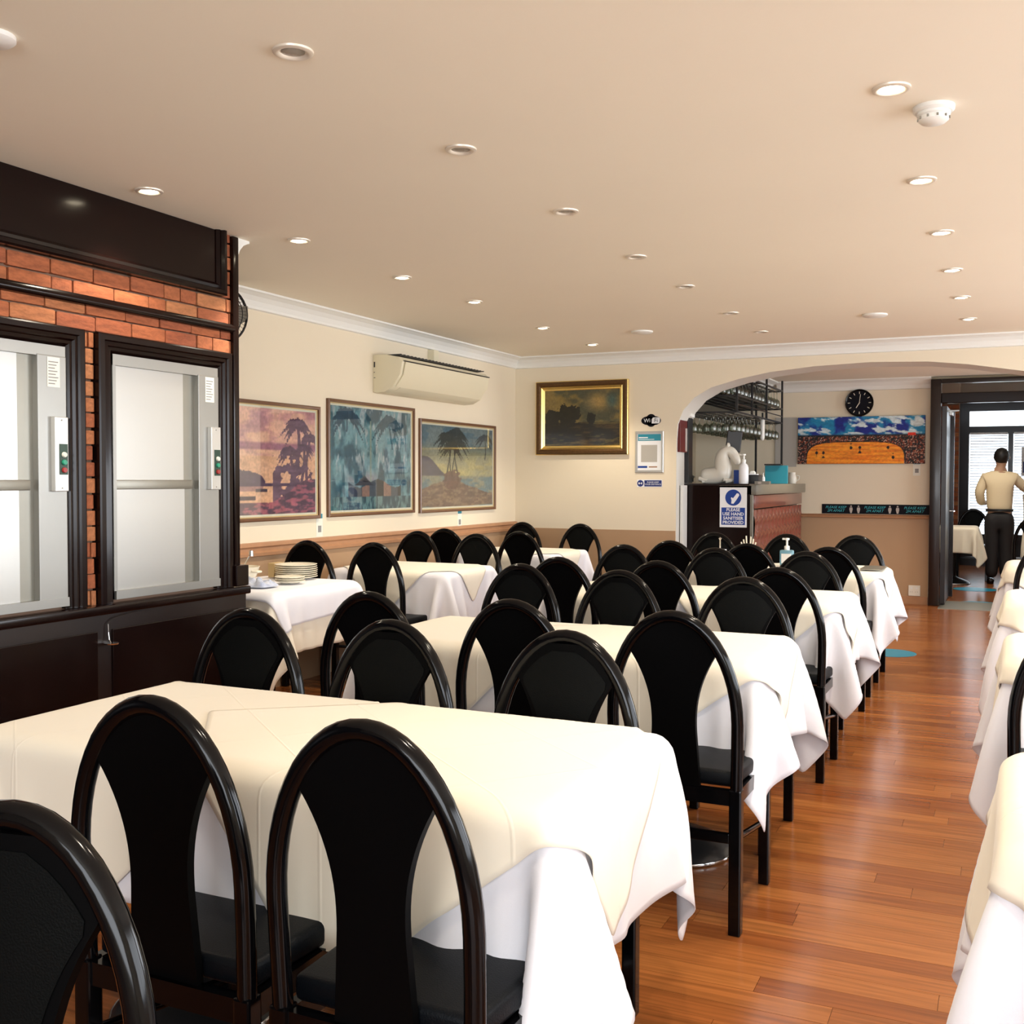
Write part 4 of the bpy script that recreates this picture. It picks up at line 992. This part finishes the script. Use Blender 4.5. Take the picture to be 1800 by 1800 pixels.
    for r in range(4):
        for k in range(20):
            y = Y0+.06+k*.16; x = X1-.047-r*.093
            if r < 2 and y < Y1: glass(x, y, 2.330, 'wine glass hanging upside down in the upper tier of the bar rack', 'glasses hanging in the upper tier')
    # things on the counter
    mn = thing('monitor', 'black tilted till screen seen behind the white horse', 'monitor', (-2.385, 10.0, 1.315), .25)
    obj('screen', box((-.07, -.012, .30), (.07, .012, .50), .008), 'black_plastic', mn).rotation_euler = (0, .12, 0); obj('arm', box((-.015, .0, .01), (.015, .03, .34)), 'black_plastic', mn); obj('foot', box((-.08, -.06, 0), (.08, .08, .012)), 'black_plastic', mn)
    build_horse((-2.40, 9.74, 1.315))
    def pump(label, loc, body, sc_=1, neck='white_plastic'):
        t = thing('pump_bottle', label, 'bottle', loc); t.scale = (sc_, sc_, sc_)
        obj('bottle_body', lathe([(0, 0), (.030, 0), (.033, .006), (.033, .11), (.028, .13), (.013, .142), (.012, .155)], 20), body, t, smooth=50)
        obj('pump', add_box(lathe([(.015, .150), (.015, .168), (.006, .172), (.006, .195), (.014, .197), (.014, .207), (0, .208)], 14), (-.032, -.006, .197), (.004, .006, .207)), neck, t, smooth=40)
        return t
    pump('tall clear sanitiser pump bottle with a white label on the bar', (-2.165, 9.66, 1.315), 'sign_white', 1.3)
    tag(obj('blue_carton', box((-2.275, 9.74, 1.315), (-2.225, 9.79, 1.44), .002), 'blue_sign'), 'blue carton right behind the white pump bottle on the bar', 'box')
    rg = thing('till_printer', 'black card machine and till drawer on the bar top', 'till', (-2.15, 9.95, 1.312))
    obj('body', box((-.09, -.06, 0), (.07, .10, .085), .008), 'black_plastic', rg, smooth=30); obj('paper_roll', lathe([(.022, -.03), (.022, .03)], 14, (0, .02, .10), 'y'), 'white_plastic', rg); obj('tray', box((-.03, -.075, .085), (.06, -.01, .093)), 'sign_white', rg)
    tag(obj('teal_folder', box((-2.29, 11.2, 1.312), (-2.06, 11.24, 1.50), .002), 'teal'), 'teal folder standing upright on the bar worktop', 'folder')
    tag(obj('pole_base', box((-2.29, 11.16, 1.502), (-2.12, 11.28, 1.516), .003), 'black_plastic'), 'black lower end of the rack upright on top of the teal folder', 'tray')  # flat piece standing for the foot of the rack upright
    pump('small blue and white bottle at the worktop end by the copper front', (-2.07, 10.05, 1.312), 'smoke_white', .5)
    jg = thing('white_jug', 'small white jug at the far end of the bar worktop', 'jug', (-2.11, 11.75, 1.312)); 
    obj('jug_body', lathe([(0, 0), (.04, 0), (.05, .03), (.045, .08), (.036, .10), (.038, .12), (.034, .12), (.032, .10), (.04, .03), (0, .01)], 18), 'ceramic_white', jg, smooth=50)
    obj('handle', tube([(.045, 0, .085), (.075, 0, .08), (.072, 0, .045), (.047, 0, .03)], .006, 8), 'ceramic_white', jg, smooth=50)
    bx = thing('card_box', 'low steel box on the worktop in front of the till', 'box', (-2.03, 9.63, 1.311)); obj('body', box((-.03, 0, 0), (.10, .07, .028)), 'steel_dark', bx); obj('label_strip', box((.0, -.001, .004), (.03, 0, .024)), 'silver_print', bx)
    tg = thing('hanging_bottle', 'white tubular dispenser hanging beneath the rack end', 'dispenser', (-2.33, 11.25, 1.78)); obj('tube', lathe([(0, -.02), (.012, -.015), (.022, .0), (.024, .02), (.024, .19), (.018, .20)], 14), 'white_plastic', tg, smooth=50); obj('clip', box((-.008, -.008, .195), (.008, .008, .27)), 'black_plastic', tg)
    # menu box and black strip on the arch jamb
    mb = thing('menu_holder', 'maroon menu holder with a silver strip on the arch jamb', 'menu holder', (-2.699, 9.37, 1.60)); 
    obj('case', box((0, 0, 0), (.025, .30, .30), .003), 'maroon', mb); obj('silver_strip', box((.025, .17, .01), (.0265, .26, .22)), 'silver_print', mb)
    tag(obj('cable_cover', box((-2.699, 9.60, 1.32), (-2.66, 9.74, 1.92), .003), 'black_plastic'), 'tall black cable cover beside the maroon menu holder', 'cover')
    el = thing('emergency_light', 'small white wall lamp with a yellow top above the menu holder', 'wall lamp', (-2.698, 9.62, 1.925)); obj('body', box((0, 0, 0), (.06, .11, .03), .004), 'white_plastic', el); obj('lens', box((.005, .02, .03), (.045, .09, .07), .006), 'lamp_yellow', el)
    # clock
    ck = thing('wall_clock', 'round black wall clock over the arena canvas', 'clock', (-1.50, YN, 2.205))
    obj('rim', lathe([(.132, .018), (.132, .004), (.138, 0), (.150, 0), (.152, .02), (.146, .033), (.132, .033)], 40, (0, -.034, 0), 'y', False), 'black_gloss', ck, smooth=40).rotation_euler = (0, 0, 0)
    obj('dial', lathe([(0, -.0185), (.132, -.0185), (.132, -.010)], 36, (0, 0, 0), 'y'), 'black_sign', ck)
    for k in range(12):
        a = k*PI/6; o = obj('hour_mark', box((-.0035, -.0205, .098), (.0035, -.0186, .124)), 'plate', ck); o.rotation_euler = (0, a, 0)
    o = obj('hour_hand', box((-.004, -.0225, -.01), (.004, -.0210, .065)), 'plate', ck); o.rotation_euler = (0, -2.6, 0)
    o = obj('minute_hand', box((-.0025, -.0240, -.015), (.0025, -.0230, .095)), 'plate', ck); o.rotation_euler = (0, .12, 0)
    obj('hub', lathe([(0, -.026), (.006, -.025), (.006, -.0186)], 10, (0, 0, 0), 'y'), 'silver_print', ck)
    # socket
    sk = thing('wall_socket', 'white double power socket low on the tan dado by the doorway', 'socket', (-.965, YN-.005, .09)); obj('plate', box((0, -.01, 0), (.12, 0, .115), .003), 'socket', sk)
    for x in (.022, .075): obj('switch', box((x, -.013, .075), (x+.018, -.010, .095)), 'sign_white', sk); obj('pin_holes', add_box(box((x-.004, -.0105, .04), (x, -.0099, .048)), (x+.016, -.0105, .04), (x+.020, -.0099, .048)), 'grey_ink', sk)
def skin_obj(name, nodes, edges, m, parent, sub=2):
    me = bpy.data.meshes.new(name); me.from_pydata([n[:3] for n in nodes], edges, []); o = bpy.data.objects.new(name, me); C.objects.link(o)
    o.modifiers.new('skin', 'SKIN'); s = o.modifiers.new('sub', 'SUBSURF'); s.levels = sub; s.render_levels = sub
    for i, n in enumerate(nodes):
        r = n[3]; r = r if isinstance(r, tuple) else (r, r)
        me.skin_vertices[0].data[i].radius = r
    me.skin_vertices[0].data[0].use_root = True
    dg = bpy.context.evaluated_depsgraph_get(); m2 = bpy.data.meshes.new_from_object(o.evaluated_get(dg)); bpy.data.objects.remove(o)
    m2.shade_smooth(); m2.materials.clear(); m2.materials.append(M[m]); m2.name = name
    o2 = bpy.data.objects.new(name, m2); C.objects.link(o2); o2.parent = parent
    return o2
def build_horse(loc):
    t = thing('horse_statue', 'white ceramic horse figure lying with a bowed arched neck on the bar', 'statue', loc)
    N = [(-.19, 0, .068, .062), (-.10, 0, .066, .060), (-.02, 0, .080, .066), (.035, 0, .09, .078), (.025, 0, .17, .062), (.018, 0, .235, .055), (.045, 0, .295, .049), (.095, 0, .302, .042), (.128, 0, .262, .036), (.152, 0, .212, .030), (.166, 0, .170, .022)]
    E_ = [(0, 1), (1, 2), (2, 3), (3, 4), (4, 5), (5, 6), (6, 7), (7, 8), (8, 9), (9, 10)]
    skin_obj('body', [(*n[:3], n[3]*1.38) for n in N], E_, 'ceramic_white', t)
    for s in (-1, 1):
        obj('ear', lathe([(.011, 0), (.013, .015), (.006, .035), (0, .042)], 8, (.075, s*.022, .335)), 'ceramic_white', t, smooth=60)
        obj('folded_leg', tube([(.05, s*.06, .04), (.12, s*.06, .026), (.07, s*.07, .018)], [.020, .016, .012], 8), 'ceramic_white', t, smooth=60)
        obj('folded_leg', tube([(-.18, s*.05, .045), (-.10, s*.065, .026), (-.15, s*.07, .018)], [.024, .017, .012], 8), 'ceramic_white', t, smooth=60)
    obj('mane', tube([(.07, 0, .345), (.025, 0, .33), (-.03, 0, .27), (-.042, 0, .20), (-.035, 0, .14)], [.008, .013, .014, .013, .008], 8), 'ceramic_white', t, smooth=60)
    obj('tail', tube([(-.245, 0, .07), (-.265, .0, .05), (-.262, .03, .02)], [.012, .014, .006], 8), 'steel_dark', t, smooth=60)
build_bar()

# ------------------------------------------------------------------ doorway screen and front room
def build_front():
    y = YN-.1
    dr = struct('door_1', add_box(box((-.76, y, 0), (-.655, y+.14, 2.43), .01), (-.655, y, 2.385), (1.0, y+.12, 2.43), .006), 'dark_wood', smooth=30)
    obj('transom_bar', box((-.655, y, 2.17), (1.0, y+.1, 2.28), .008), 'mahogany', dr); obj('right_post', box((.98, y, 0), (1.08, y+.14, 2.43), .01), 'mahogany', dr)
    obj('transom_pane', box((-.655, y+.045, 2.28), (.98, y+.05, 2.385)), 'pane', dr)
    lf = struct('door_2', box((-.652, y+.12, .01), (-.60, y+1.02, 2.15), .004), 'dark_wood')
    lf.rotation_euler = (0, 0, 0)
    obj('leaf_edge', box((-.60, y+.98, .01), (-.56, y+1.02, 2.15)), 'mahogany', lf)
    hd = obj('door_handle', tube([(-.598, y+.93, 1.0), (-.55, y+.93, 1.0), (-.545, y+.83, 1.0)], .009, 8), 'chrome', lf, smooth=50)
    obj('closer_arm', tube([(-.60, y+.2, 2.10), (-.50, y+.5, 2.12), (-.60, y+.8, 2.12)], .008, 6), 'steel_light', lf); obj('closer_body', box((-.62, y+.7, 2.08), (-.57, y+.95, 2.14), .005), 'steel_light', lf)
    struct('trim_14', box((-.65, y-.25, 0), (1.0, y+.55, .004)), 'steel_dark')
    struct('ceiling_front', box((-3, YN+.12, 2.9), (XR, 18.75, 3.0)), 'ceiling_paint')
    # left wall of the front room in brick, and window wall
    fw = struct('wall_front_brick', box((-1.1, YN+.12, 0), (-1.0, 18.6, 2.9)), 'mortar')
    um = bpy.data.meshes['brick']
    pier = struct('wall_front_pier', box((-1.1, 18.2, 0), (-.70, 18.55, 2.9)), 'mortar')
    rnd = random.Random(3); z = .02; j = 0
    while z < 2.5:
        for k in range(2):
            xa = -1.02+(.16 if j % 2 else .21)*k; xb = -1.02+(.16 if j % 2 else .21) if k == 0 else -.70
            o = bpy.data.objects.new('brick', um); C.objects.link(o); o.parent = pier; o.location = ((xa+xb)/2, 18.195, z+.03); o.scale = (xb-xa-.01, .02, .062)
        z += .072; j += 1
    ww = bmesh.new(); add_box(ww, (-.70, 18.45, 0), (XR, 18.6, .50)); add_box(ww, (-.70, 18.45, 2.72), (XR, 18.6, 3.0)); add_box(ww, (-.70, 18.45, .50), (-.56, 18.6, 2.72))
    w1 = struct('window_1', ww, 'mahogany')
    obj('transom_rail', box((-.56, 18.44, 2.44), (XR, 18.58, 2.58)), 'mahogany', w1); obj('transom_rail', box((-.56, 18.42, 2.08), (XR, 18.6, 2.20)), 'mahogany', w1)
    for x in (.0, .75, 1.5, 2.3): obj('mullion', box((x, 18.44, .50), (x+.075, 18.58, 2.10)), 'mahogany', w1)
    obj('glass', box((-.56, 18.52, .5), (XR, 18.525, 2.72)), 'pane', w1)
    for (xa, xb, lb) in ((-.545, -.01, 'white slatted blind left of the mullion behind the man'), (.085, .74, 'white slatted blind right of the mullion')):
        bl = thing('window_blind', lb, 'blind', (xa, 18.38, .62)); nS = 34
        sb = box((0, 0, 0), (xb-xa, .030, .0015)); sm_ = bpy.data.meshes.new('slat'); bmesh.ops.rotate(sb, verts=sb.verts, matrix=Matrix.Rotation(.5, 3, 'X')); sb.to_mesh(sm_); sb.free(); sm_.materials.append(M['blind'])
        for k in range(nS): o = bpy.data.objects.new('slat', sm_); C.objects.link(o); o.parent = bl; o.location = (0, 0, .02+k*.0425)
        obj('head_rail', box((-.005, -.01, 1.45), (xb-xa+.005, .04, 1.48)), 'blind', bl)
    ps2 = thing('window_poster', 'blue and white notice on the window right of the man', 'sign', (.19, 18.36, 1.42)); obj('sheet', box((0, 0, 0), (.3, .003, .45)), 'sign_white', ps2); obj('blue_block', box((.02, -.002, .05), (.28, 0, .22)), 'navy', ps2)
    struct('wall_front_right', box((XR, YN, 0), (XR+.1, 18.6, 2.9)), 'wall_cream')
    # table and chairs in the front room
    make_table('cloth-covered table in the front room behind the man', -.93, -.33, 14.75, 15.5)
    cloth_at('cream cloth on the front room table beside the man', -.93, -.33, 14.75, 15.5, .30, 77, 'front room cloths', None, 'cloth_cream', -.985)
    # coats / pots on the brick pier
    pt = thing('hanging_pans', 'column of dark round pans hanging on the front room brick pier', 'pans', (-.86, 18.14, 1.45))
    for k in range(4): obj('pan', lathe([(.085, 0), (.09, .02), (0, .03)], 16, (.03*(k % 2), .02, k*.115), 'y').copy() if 0 else lathe([(.0, -.03), (.085, -.02), (.09, 0)], 16, (.02*(k % 2), .02, k*.115), 'y'), 'black_plastic', pt, smooth=40)
def build_man(loc):
    t = thing('person', 'man in a cream shirt and black trousers, back turned, holding a cloth', 'person', loc, 0)
    # facing +y, local metres; head turned to his right (+x), right arm reaching out to +x
    N = [(0, 0, .93, (.125, .095)), (0, .0, 1.08, (.12, .09)), (0, -.01, 1.25, (.14, .10)), (0, -.01, 1.38, (.135, .095)), (.005, 0, 1.46, (.06, .06)), (.01, .015, 1.53, (.052, .055)),
         (.015, .03, 1.585, (.075, .088)), (.015, .035, 1.65, (.078, .095)), (.015, .03, 1.715, (.055, .065)),
         (.17, 0, 1.385, .052), (.28, .06, 1.26, .046), (.40, .20, 1.19, .038), (.52, .30, 1.17, .030),
         (-.17, -.0, 1.385, .052), (-.235, -.01, 1.20, .046), (-.215, .07, 1.06, .040), (-.16, .20, 1.05, .030),
         (.085, 0, .84, .085), (.09, .01, .50, .060), (.10, -.01, .10, .042), (-.085, 0, .84, .085), (-.085, .0, .50, .060), (-.09, -.02, .10, .042)]
    E_ = [(0, 1), (1, 2), (2, 3), (3, 4), (4, 5), (5, 6), (6, 7), (7, 8), (3, 9), (9, 10), (10, 11), (11, 12), (3, 13), (13, 14), (14, 15), (15, 16), (0, 17), (17, 18), (18, 19), (0, 20), (20, 21), (21, 22)]
    skin_obj('body', N, E_, 'skin', t)
    S = [(0, 0, .90, (.160, .125)), (0, .0, 1.05, (.168, .13)), (0, -.01, 1.25, (.180, .130)), (0, -.01, 1.38, (.175, .120)), (.003, 0, 1.475, (.085, .08)),
         (.175, 0, 1.385, .074), (.285, .06, 1.26, .066), (.40, .20, 1.19, .055), (.49, .275, 1.175, .045),
         (-.175, 0, 1.385, .074), (-.245, -.01, 1.20, .066), (-.225, .07, 1.065, .058), (-.19, .14, 1.055, .048)]
    skin_obj('shirt', S, [(0, 1), (1, 2), (2, 3), (3, 4), (3, 5), (5, 6), (6, 7), (7, 8), (3, 9), (9, 10), (10, 11), (11, 12)], 'shirt', t)
    Tn = [(0, 0, .99, (.165, .125)), (0, 0, .88, (.160, .14)), (.082, 0, .76, .115), (.082, .01, .48, .092), (.085, -.01, .07, .078), (-.082, 0, .76, .115), (-.080, .0, .48, .092), (-.085, -.02, .07, .078)]
    skin_obj('trousers', Tn, [(0, 1), (1, 2), (2, 3), (3, 4), (1, 5), (5, 6), (6, 7)], 'trousers', t)
    obj('belt', lathe([(.160, 0), (.166, .004), (.166, .03), (.160, .034)], 24, (0, 0, .945)), 'black_plastic', t, smooth=50).scale = (1, .8, 1)
    hb = bmesh.new(); bmesh.ops.create_uvsphere(hb, u_segments=20, v_segments=14, radius=1)
    for v in hb.verts:
        v.co = Vector((v.co.x*.093+.015, v.co.y*.108+.018, v.co.z*.112+1.665))
    bmesh.ops.delete(hb, geom=[v for v in hb.verts if v.co.z < 1.575 or (v.co.y > .06 and v.co.z < 1.70)], context='VERTS'); o = obj('hair', hb, 'hair', t, smooth=True); o.modifiers.new('s', 'SOLIDIFY').thickness = .012
    for s in (-1, 1): obj('ear', lathe([(0, .008), (.018, .005), (.02, 0)], 10, (s*.094+.015, .035, 1.645), 'x'), 'skin', t, smooth=50)
    obj('nose', lathe([(.014, 0), (.008, .02), (0, .026)], 8, (.015, .125, 1.63), 'y'), 'skin', t, smooth=50)
    obj('mouth', box((-.008, .122, 1.588), (.038, .128, 1.596), .002), 'maroon', t)
    for s in (-1, 1): obj('eye', lathe([(0, .006), (.008, .004), (.010, 0)], 8, (s*.03+.015, .118, 1.665), 'y'), 'sign_white', t)
    for sx, (hx, hy, hz), dr in ((1, (.545, .325, 1.165), (1, .6, -.1)), (-1, (-.145, .235, 1.045), (.25, 1, -.1))):
        d = Vector(dr).normalized(); side = Vector((-d.y, d.x, 0)); up = Vector((0, 0, 1)); b = Vector((hx, hy, hz)); nodes = [(*(b-d*.03), .026), (*(b+d*.03), (.034, .018))]; ed = [(0, 1)]
        for f, (so, ln) in enumerate(((.027, .075), (.009, .085), (-.009, .08), (-.026, .065))):
            p0 = b+d*.055+side*so*.9; p1 = p0+d*ln*.5-up*.012; p2 = p1+d*ln*.25-up*.03
            k = len(nodes); nodes += [(*p0, .0095), (*p1, .0088), (*p2, .0078)]; ed += [(1, k), (k, k+1), (k+1, k+2)]
        p0 = b+side*.035*sx*-1+d*.01; p1 = p0+d*.035+side*.012*-sx-up*.012; k = len(nodes); nodes += [(*p0, .0105), (*p1, .009)]; ed += [(1, k), (k, k+1)]
        skin_obj('hand', nodes, ed, 'skin', t, 1)
    for s, x, yy in ((1, .10, -.01), (-1, -.095, -.02)):
        sh = bmesh.new(); add_box(sh, (x-.045, yy-.08, .0), (x+.045, yy+.19, .075), .03); obj('shoe', sh, 'black_gloss', t, smooth=60)
    # cloth held at the right hand
    A, B = np.meshgrid(np.linspace(0, 1, 14), np.linspace(0, 1, 26), indexing='ij')
    P = np.stack([.27+.26*A*(1-.35*B)+.015*np.sin(B*5), .24+.12*A+.03*np.sin(A*11+B*2)*B, 1.17-.95*B-.06*A*B+.02*np.sin(A*9)*B], -1)
    o = tag(obj('held_cloth', grid_mesh('held_cloth', P, 'cloth_cream'), 'cloth_cream'), 'long cream tablecloth hanging from the hand of the man in the front room', 'tablecloth'); o.location = loc; finish_cloth(o, .006)
build_front()
build_man((-.09, 15.3, 0))
lamp_light(dup(on, (-.35, 14.0, 2.9), 0, 'added fill downlight in the front room ceiling', 'recessed downlights'), 75)  # made-up lamp, added to lift the backlit man and his shirt

# ------------------------------------------------------------------ things on tables
ZT = .765
def plate_stack(x, y, n, lb, r, z0=ZT):
    b_ = lathe([(0, 0), (r*.6, 0), (r*.66, .003), (r*.98, .012), (r, .0145), (r*.96, .0155), (r*.64, .006), (0, .005)], 28)
    me = bpy.data.meshes.new('plate'); bmesh.ops.recalc_face_normals(b_, faces=b_.faces[:]); b_.to_mesh(me); b_.free(); me.shade_smooth(); me.materials.append(M['plate'])
    for k in range(n):
        o = bpy.data.objects.new('plate', me); C.objects.link(o); o.location = (x+.002*math.sin(k*5), y+.002*math.cos(k*7), z0+k*.0118)
        o['label'] = lb; o['category'] = 'plate'; o['group'] = lb
plate_stack(-3.80, 5.18, 7, 'cream dinner plate in the tall stack on the serving table', .125)
plate_stack(-3.66, 4.93, 3, 'cream side plate in the low stack in front of the tall plate stack', .085)
bw = thing('serving_bowl', 'cream tureen with a spoon at the far left of the serving table', 'bowl', (-3.98, 4.88, ZT)); 
obj('bowl', lathe([(0, 0), (.06, 0), (.10, .03), (.115, .075), (.12, .085), (.112, .085), (.095, .035), (0, .012)], 26), 'plate', bw, smooth=50)
obj('handle', tube([(.112, -.02, .06), (.145, -.015, .06), (.145, .015, .06), (.112, .02, .06)], .007, 8), 'plate', bw, smooth=50)
obj('spoon', add_lathe(tube([(.0, .0, .03), (.05, .02, .13), (.06, .025, .15)], .004, 6), [(0, -.003), (.015, .0), (.012, .03), (0, .036)], 10, (.066, .028, .145)), 'chrome', bw, smooth=50)
tag(obj('cardboard_box', box((-3.99, 5.16, ZT), (-3.945, 5.26, .85), .003), 'box_card'), 'small brown carton left of the tall plate stack', 'box')
b_ = bmesh.new(); rs = np.random.RandomState(5)
A, B = np.meshgrid(np.linspace(-1, 1, 26), np.linspace(-1, 1, 22), indexing='ij'); rad = np.maximum(abs(A), abs(B))
Z = .05*(1-rad**4)*(.25+1.1*np.abs(fbm(A+2, B+2, 3.4, 5)-.5)*2.2+.2*np.sin(A*6+B*3)**2)+.002
P = np.stack([-3.72+.115*A*(1-.1*B*B), 4.70+.085*B*(1-.15*A*A), ZT+Z], -1)
tag(obj('folded_towel', grid_mesh('folded_towel', P, 'towel_blue'), 'towel_blue'), 'crumpled blue and white towel on the serving table', 'towel')
cj = thing('cutlery_jar', 'clear jar of straws and cutlery on the fourth table by the bar', 'jar', (-1.60, 7.30, ZT)); 
obj('jar', lathe([(0, 0), (.035, 0), (.05, .04), (.055, .09), (.06, .105), (.056, .105), (.046, .04), (0, .006)], 18), 'glassware', cj, smooth=50)
for k in range(6):
    a = k*1.05; obj('straw', tube([(.01*math.cos(a), .01*math.sin(a), .01), (.05*math.cos(a), .05*math.sin(a), .16+.02*(k % 3))], .005, 6), 'plate', cj)
gb = thing('gel_bottle', 'blue hand gel bottle with a white pump on the fourth table', 'bottle', (-1.355, 7.38, ZT)); 
obj('bottle_body', box((-.045, -.03, 0), (.045, .03, .11), .012), 'gel_blue', gb, smooth=50); obj('label_panel', box((-.032, -.0312, .02), (.032, -.030, .085)), 'smoke_white', gb)
obj('pump', add_box(lathe([(.018, .108), (.018, .135), (.007, .14), (.007, .175), (.016, .178), (.016, .19), (0, .192)], 14), (-.03, -.008, .178), (.0, .008, .19)), 'white_plastic', gb, smooth=40)
gl = thing('condiment_stand', 'small chrome and glass cruet left of the cutlery jar', 'cruet', (-1.80, 7.32, ZT)); obj('stand', lathe([(0, 0), (.04, 0), (.04, .008), (.005, .012), (.005, .17), (.012, .18), (0, .19)], 14), 'chrome', gl, smooth=40)
obj('glass_pot', lathe([(0, .01), (.02, .01), (.02, .09), (.017, .09), (.017, .014), (0, .014)], 12, (.028, 0, 0)), 'glassware', gl); obj('pot_lid', lathe([(.021, .09), (.02, .105), (0, .108)], 12, (.028, 0, 0)), 'chrome', gl, smooth=40)
tag(obj('menu', box((-.86, 7.22, ZT+.004), (-.72, 7.52, ZT+.012), .002), 'steel_dark'), 'thin dark menu lying at the aisle end of the fourth table', 'menu')
